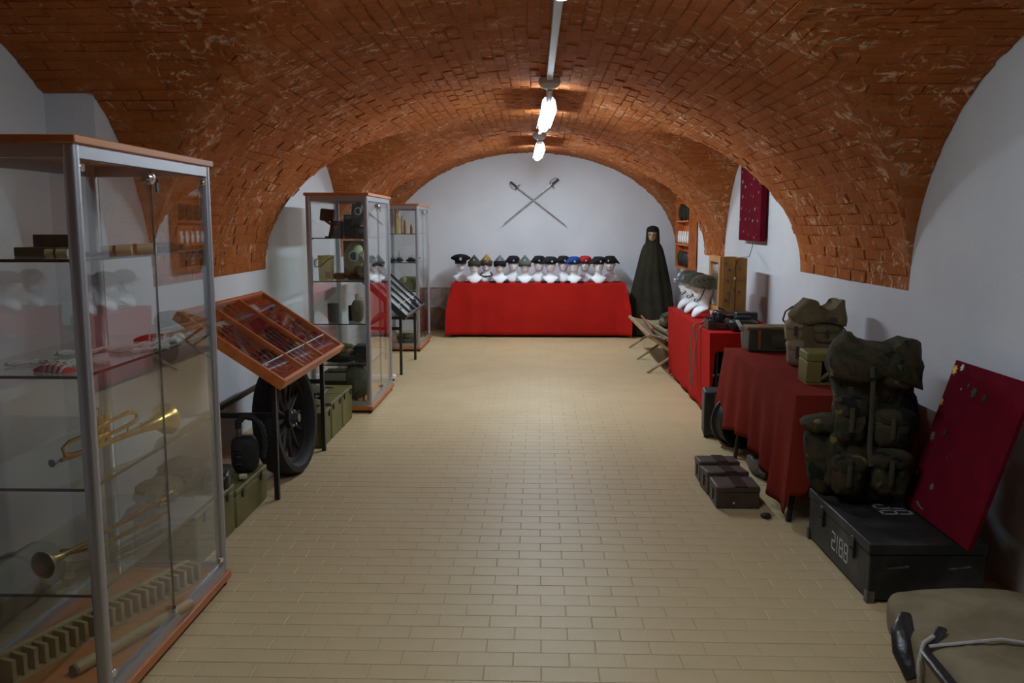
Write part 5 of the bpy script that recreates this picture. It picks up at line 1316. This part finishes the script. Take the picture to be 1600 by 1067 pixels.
# leaning maroon board
BL, TL, BR = Vector((1.70, 3.97, .264)), Vector((1.90, 4.0, .93)), Vector((1.70, 3.34, .264))
t = thing('leaning_badge_board', 'large maroon board with metal badges leaning on the wall behind the trunk', 'board', (0, 0, 0))
ux = (BR - BL).normalized(); uy = (TL - BL); uy = (uy - ux * uy.dot(ux)).normalized(); un = ux.cross(uy)
H_ = .70
mB = Matrix(((ux.x, uy.x, un.x, BL.x), (ux.y, uy.y, un.y, BL.y), (ux.z, uy.z, un.z, BL.z), (0, 0, 0, 1)))
if un.x > 0: pass
t.matrix_basis = mB
sgn = 1 if (mB.to_3x3() @ Vector((0, 0, 1))).x < 0 else -1
W_ = .62
MB().bb(0, W_, 0, H_, -.02 * (sgn > 0), .02 * (sgn < 0)).build('panel', 'maroon', t, bevel=.002)
for (u, v, mt, s) in ((.03, .655, 'gold', .018), (.085, .675, 'silver', .013), (.02, .50, 'gold', .013), (.14, .585, 'gold', .005), (.19, .61, 'bronze', .008), (.25, .59, 'bronze', .020), (.34, .585, 'bronze', .014), (.05, .34, 'silver', .016), (.14, .38, 'bronze', .014), (.24, .29, 'bronze', .009), (.03, .16, 'silver', .013), (.20, .14, 'silver', .011)):
    MB().prism([(s * math.cos(a) * (1.3 if i % 2 else .7), s * 1.2 * math.sin(a) * (1.2 if i % 2 else .8)) for i, a in enumerate([2 * PI * q / 14 for q in range(14)])], 0, .005, TR(u, v, 0 if sgn > 0 else -.005)).build('badge', mt, t)
MB().tube([(.13, .045, .004 * sgn), (.16, .035, .006 * sgn), (.20, .03, .004 * sgn)], .004, 6).build('badge_bar', 'silver', t)

# ------------------------------------------------------------------ floor things on the right
t = thing('black_equipment_case', 'upright black case at the near end of the bright red cloth', 'case', (1.27, 6.33, 0), R(-6))
MB().bb(-.05, .13, -.09, .12, .015, .345).build('body', 'blackwood', t, bevel=.012, seg=2)
for x in (-.03, .11): MB().cyl((x, -.06, 0), (x, -.06, .018), .015).build('foot', 'rubber', t)
MB().bb(.02, .13, -.095, -.088, .26, .33).build('front_panel', 'steel', t)
t = thing('black_drum', 'round black metal drum lying on its side under the dark red cloth', 'drum', (1.40, 6.03, .178), rot=(0, 0, R(24)))
m = rotm('X', R(90))
MB().rev([(.155, -.07), (.175, -.065), (.178, -.05), (.16, -.04), (.16, .04), (.178, .05), (.175, .065), (.155, .07)], 36, m).build('drum_body', 'black', t)
MB().rev([(.125, -.0), (.135, -.006), (.14, 0)], 36, TR(0, -.07, 0) @ m).build('face_ring', 'steel', t)
MB().bb(-.045, -.012, -.075, -.068, -.155, -.142).build('label_plate', 'paper', t)
prL = None
def lbox(loc, label, w_=.235, d_=.20, h_=.125, rz=0):
    t = thing('leather_case', label, 'case', loc, rz)
    MB().bb(-w_ / 2, w_ / 2, -d_ / 2, d_ / 2, 0, h_ - .02).build('body', 'leather', t, bevel=.006, seg=2)
    l_ = MB().bb(-w_ / 2 - .003, w_ / 2 + .003, -d_ / 2 - .004, d_ / 2 + .003, h_ - .035, h_).build('lid', 'leather', t, bevel=.008, seg=2)
    MB().bb(-.02, .05, -d_ / 2 - .006, d_ / 2 + .006, h_, h_ + .003).build('strap', 'leatherblack', l_)
    MB().bb(-w_ / 2 - .006, -w_ / 2, -.012, .012, .03, .09).build('side_strap', 'leatherblack', t)
    MB().bb(-.03, -.018, -d_ / 2 - .010, -d_ / 2 - .004, .03, .042).build('stud', 'chrome', t)
    return t
prL = lbox((1.098, 4.74, 0), 'dark brown leather case nearest the camera in the row of three on the floor')
dup(prL, 'dark brown leather case in the middle of the row of three on the floor', (1.090, 4.965, .008), rot=(R(-5), 0, R(2)))
dup(prL, 'dark brown leather case farthest back in the row of three on the floor', (1.092, 5.185, .008), rot=(R(-5), 0, R(-2)))
tag(MB().ell((0, 0, .05), (.09, .2, .05), 16, 10, 2.8, .3, seed=71).build('brown_bag', 'leather'), 'brown leather bag under the dark red cloth behind the three cases', 'bag', loc=(1.42, 5.35, 0))
tag(MB().ell((0, 0, .012), (.03, .03, .012), 10, 6, 2.2, .3).build('black_clip', 'black'), 'small black clip on the floor beside the low table leg', 'clip', loc=(1.215, 4.50, 0))
# canvas bag at the lower right
t = thing('canvas_duffel', 'big tan canvas bag flattened on the floor at the lower right corner', 'bag', (1.62, 2.78, 0))
def cv(v):
    x, y, z = v
    return Vector((x * (1 + .04 * nz((x * 4, y * 4, 3), 1, 5)), y, z * (1 + .3 * nz((x * 3, y * 3, 0), 1, 2)) + .010 * nz((x * 9 + y * 5, y * 4, 0), 1.6, 3)))
MB().ell((0, 0, .095), (.345, .46, .095), 56, 26, 4.5, .05, 5, seed=81, fn=cv).build('body', 'canvas', t, smooth=60)
MB().tube([(-.335, -.05, .175), (-.10, -.04, .198), (.0, -.08, .200), (.04, -.04, .200), (.06, -.02, .200), (.22, -.02, .198)], .008, 6, flat=.6).build('drawstring', 'rope', t)
MB().tube([(-.31, .20, .17), (-.35, .12, .15), (-.36, .06, .10), (-.35, -.0, .04), (-.34, -.0, .05)], [.02, .04, .045, .035, .02], 12, flat=.5).build('leather_flap', 'leatherblack', t)
MB().tube([(-.30, -.0, .185), (-.34, -.02, .17), (-.365, -.05, .12), (-.365, -.06, .06), (-.35, -.06, .03)], .008, 8).build('rope_loop', 'rope', t)
MB().tube([(-.25, .05, .19), (-.345, -.05, .155), (-.35, -.25, .15), (-.345, -.42, .14)], .018, 8, flat=.35).build('black_strap', 'leatherblack', t)
MB().cyl((-.372, .05, .09), (-.366, .05, .09), .006).build('rivet', 'chrome', t)
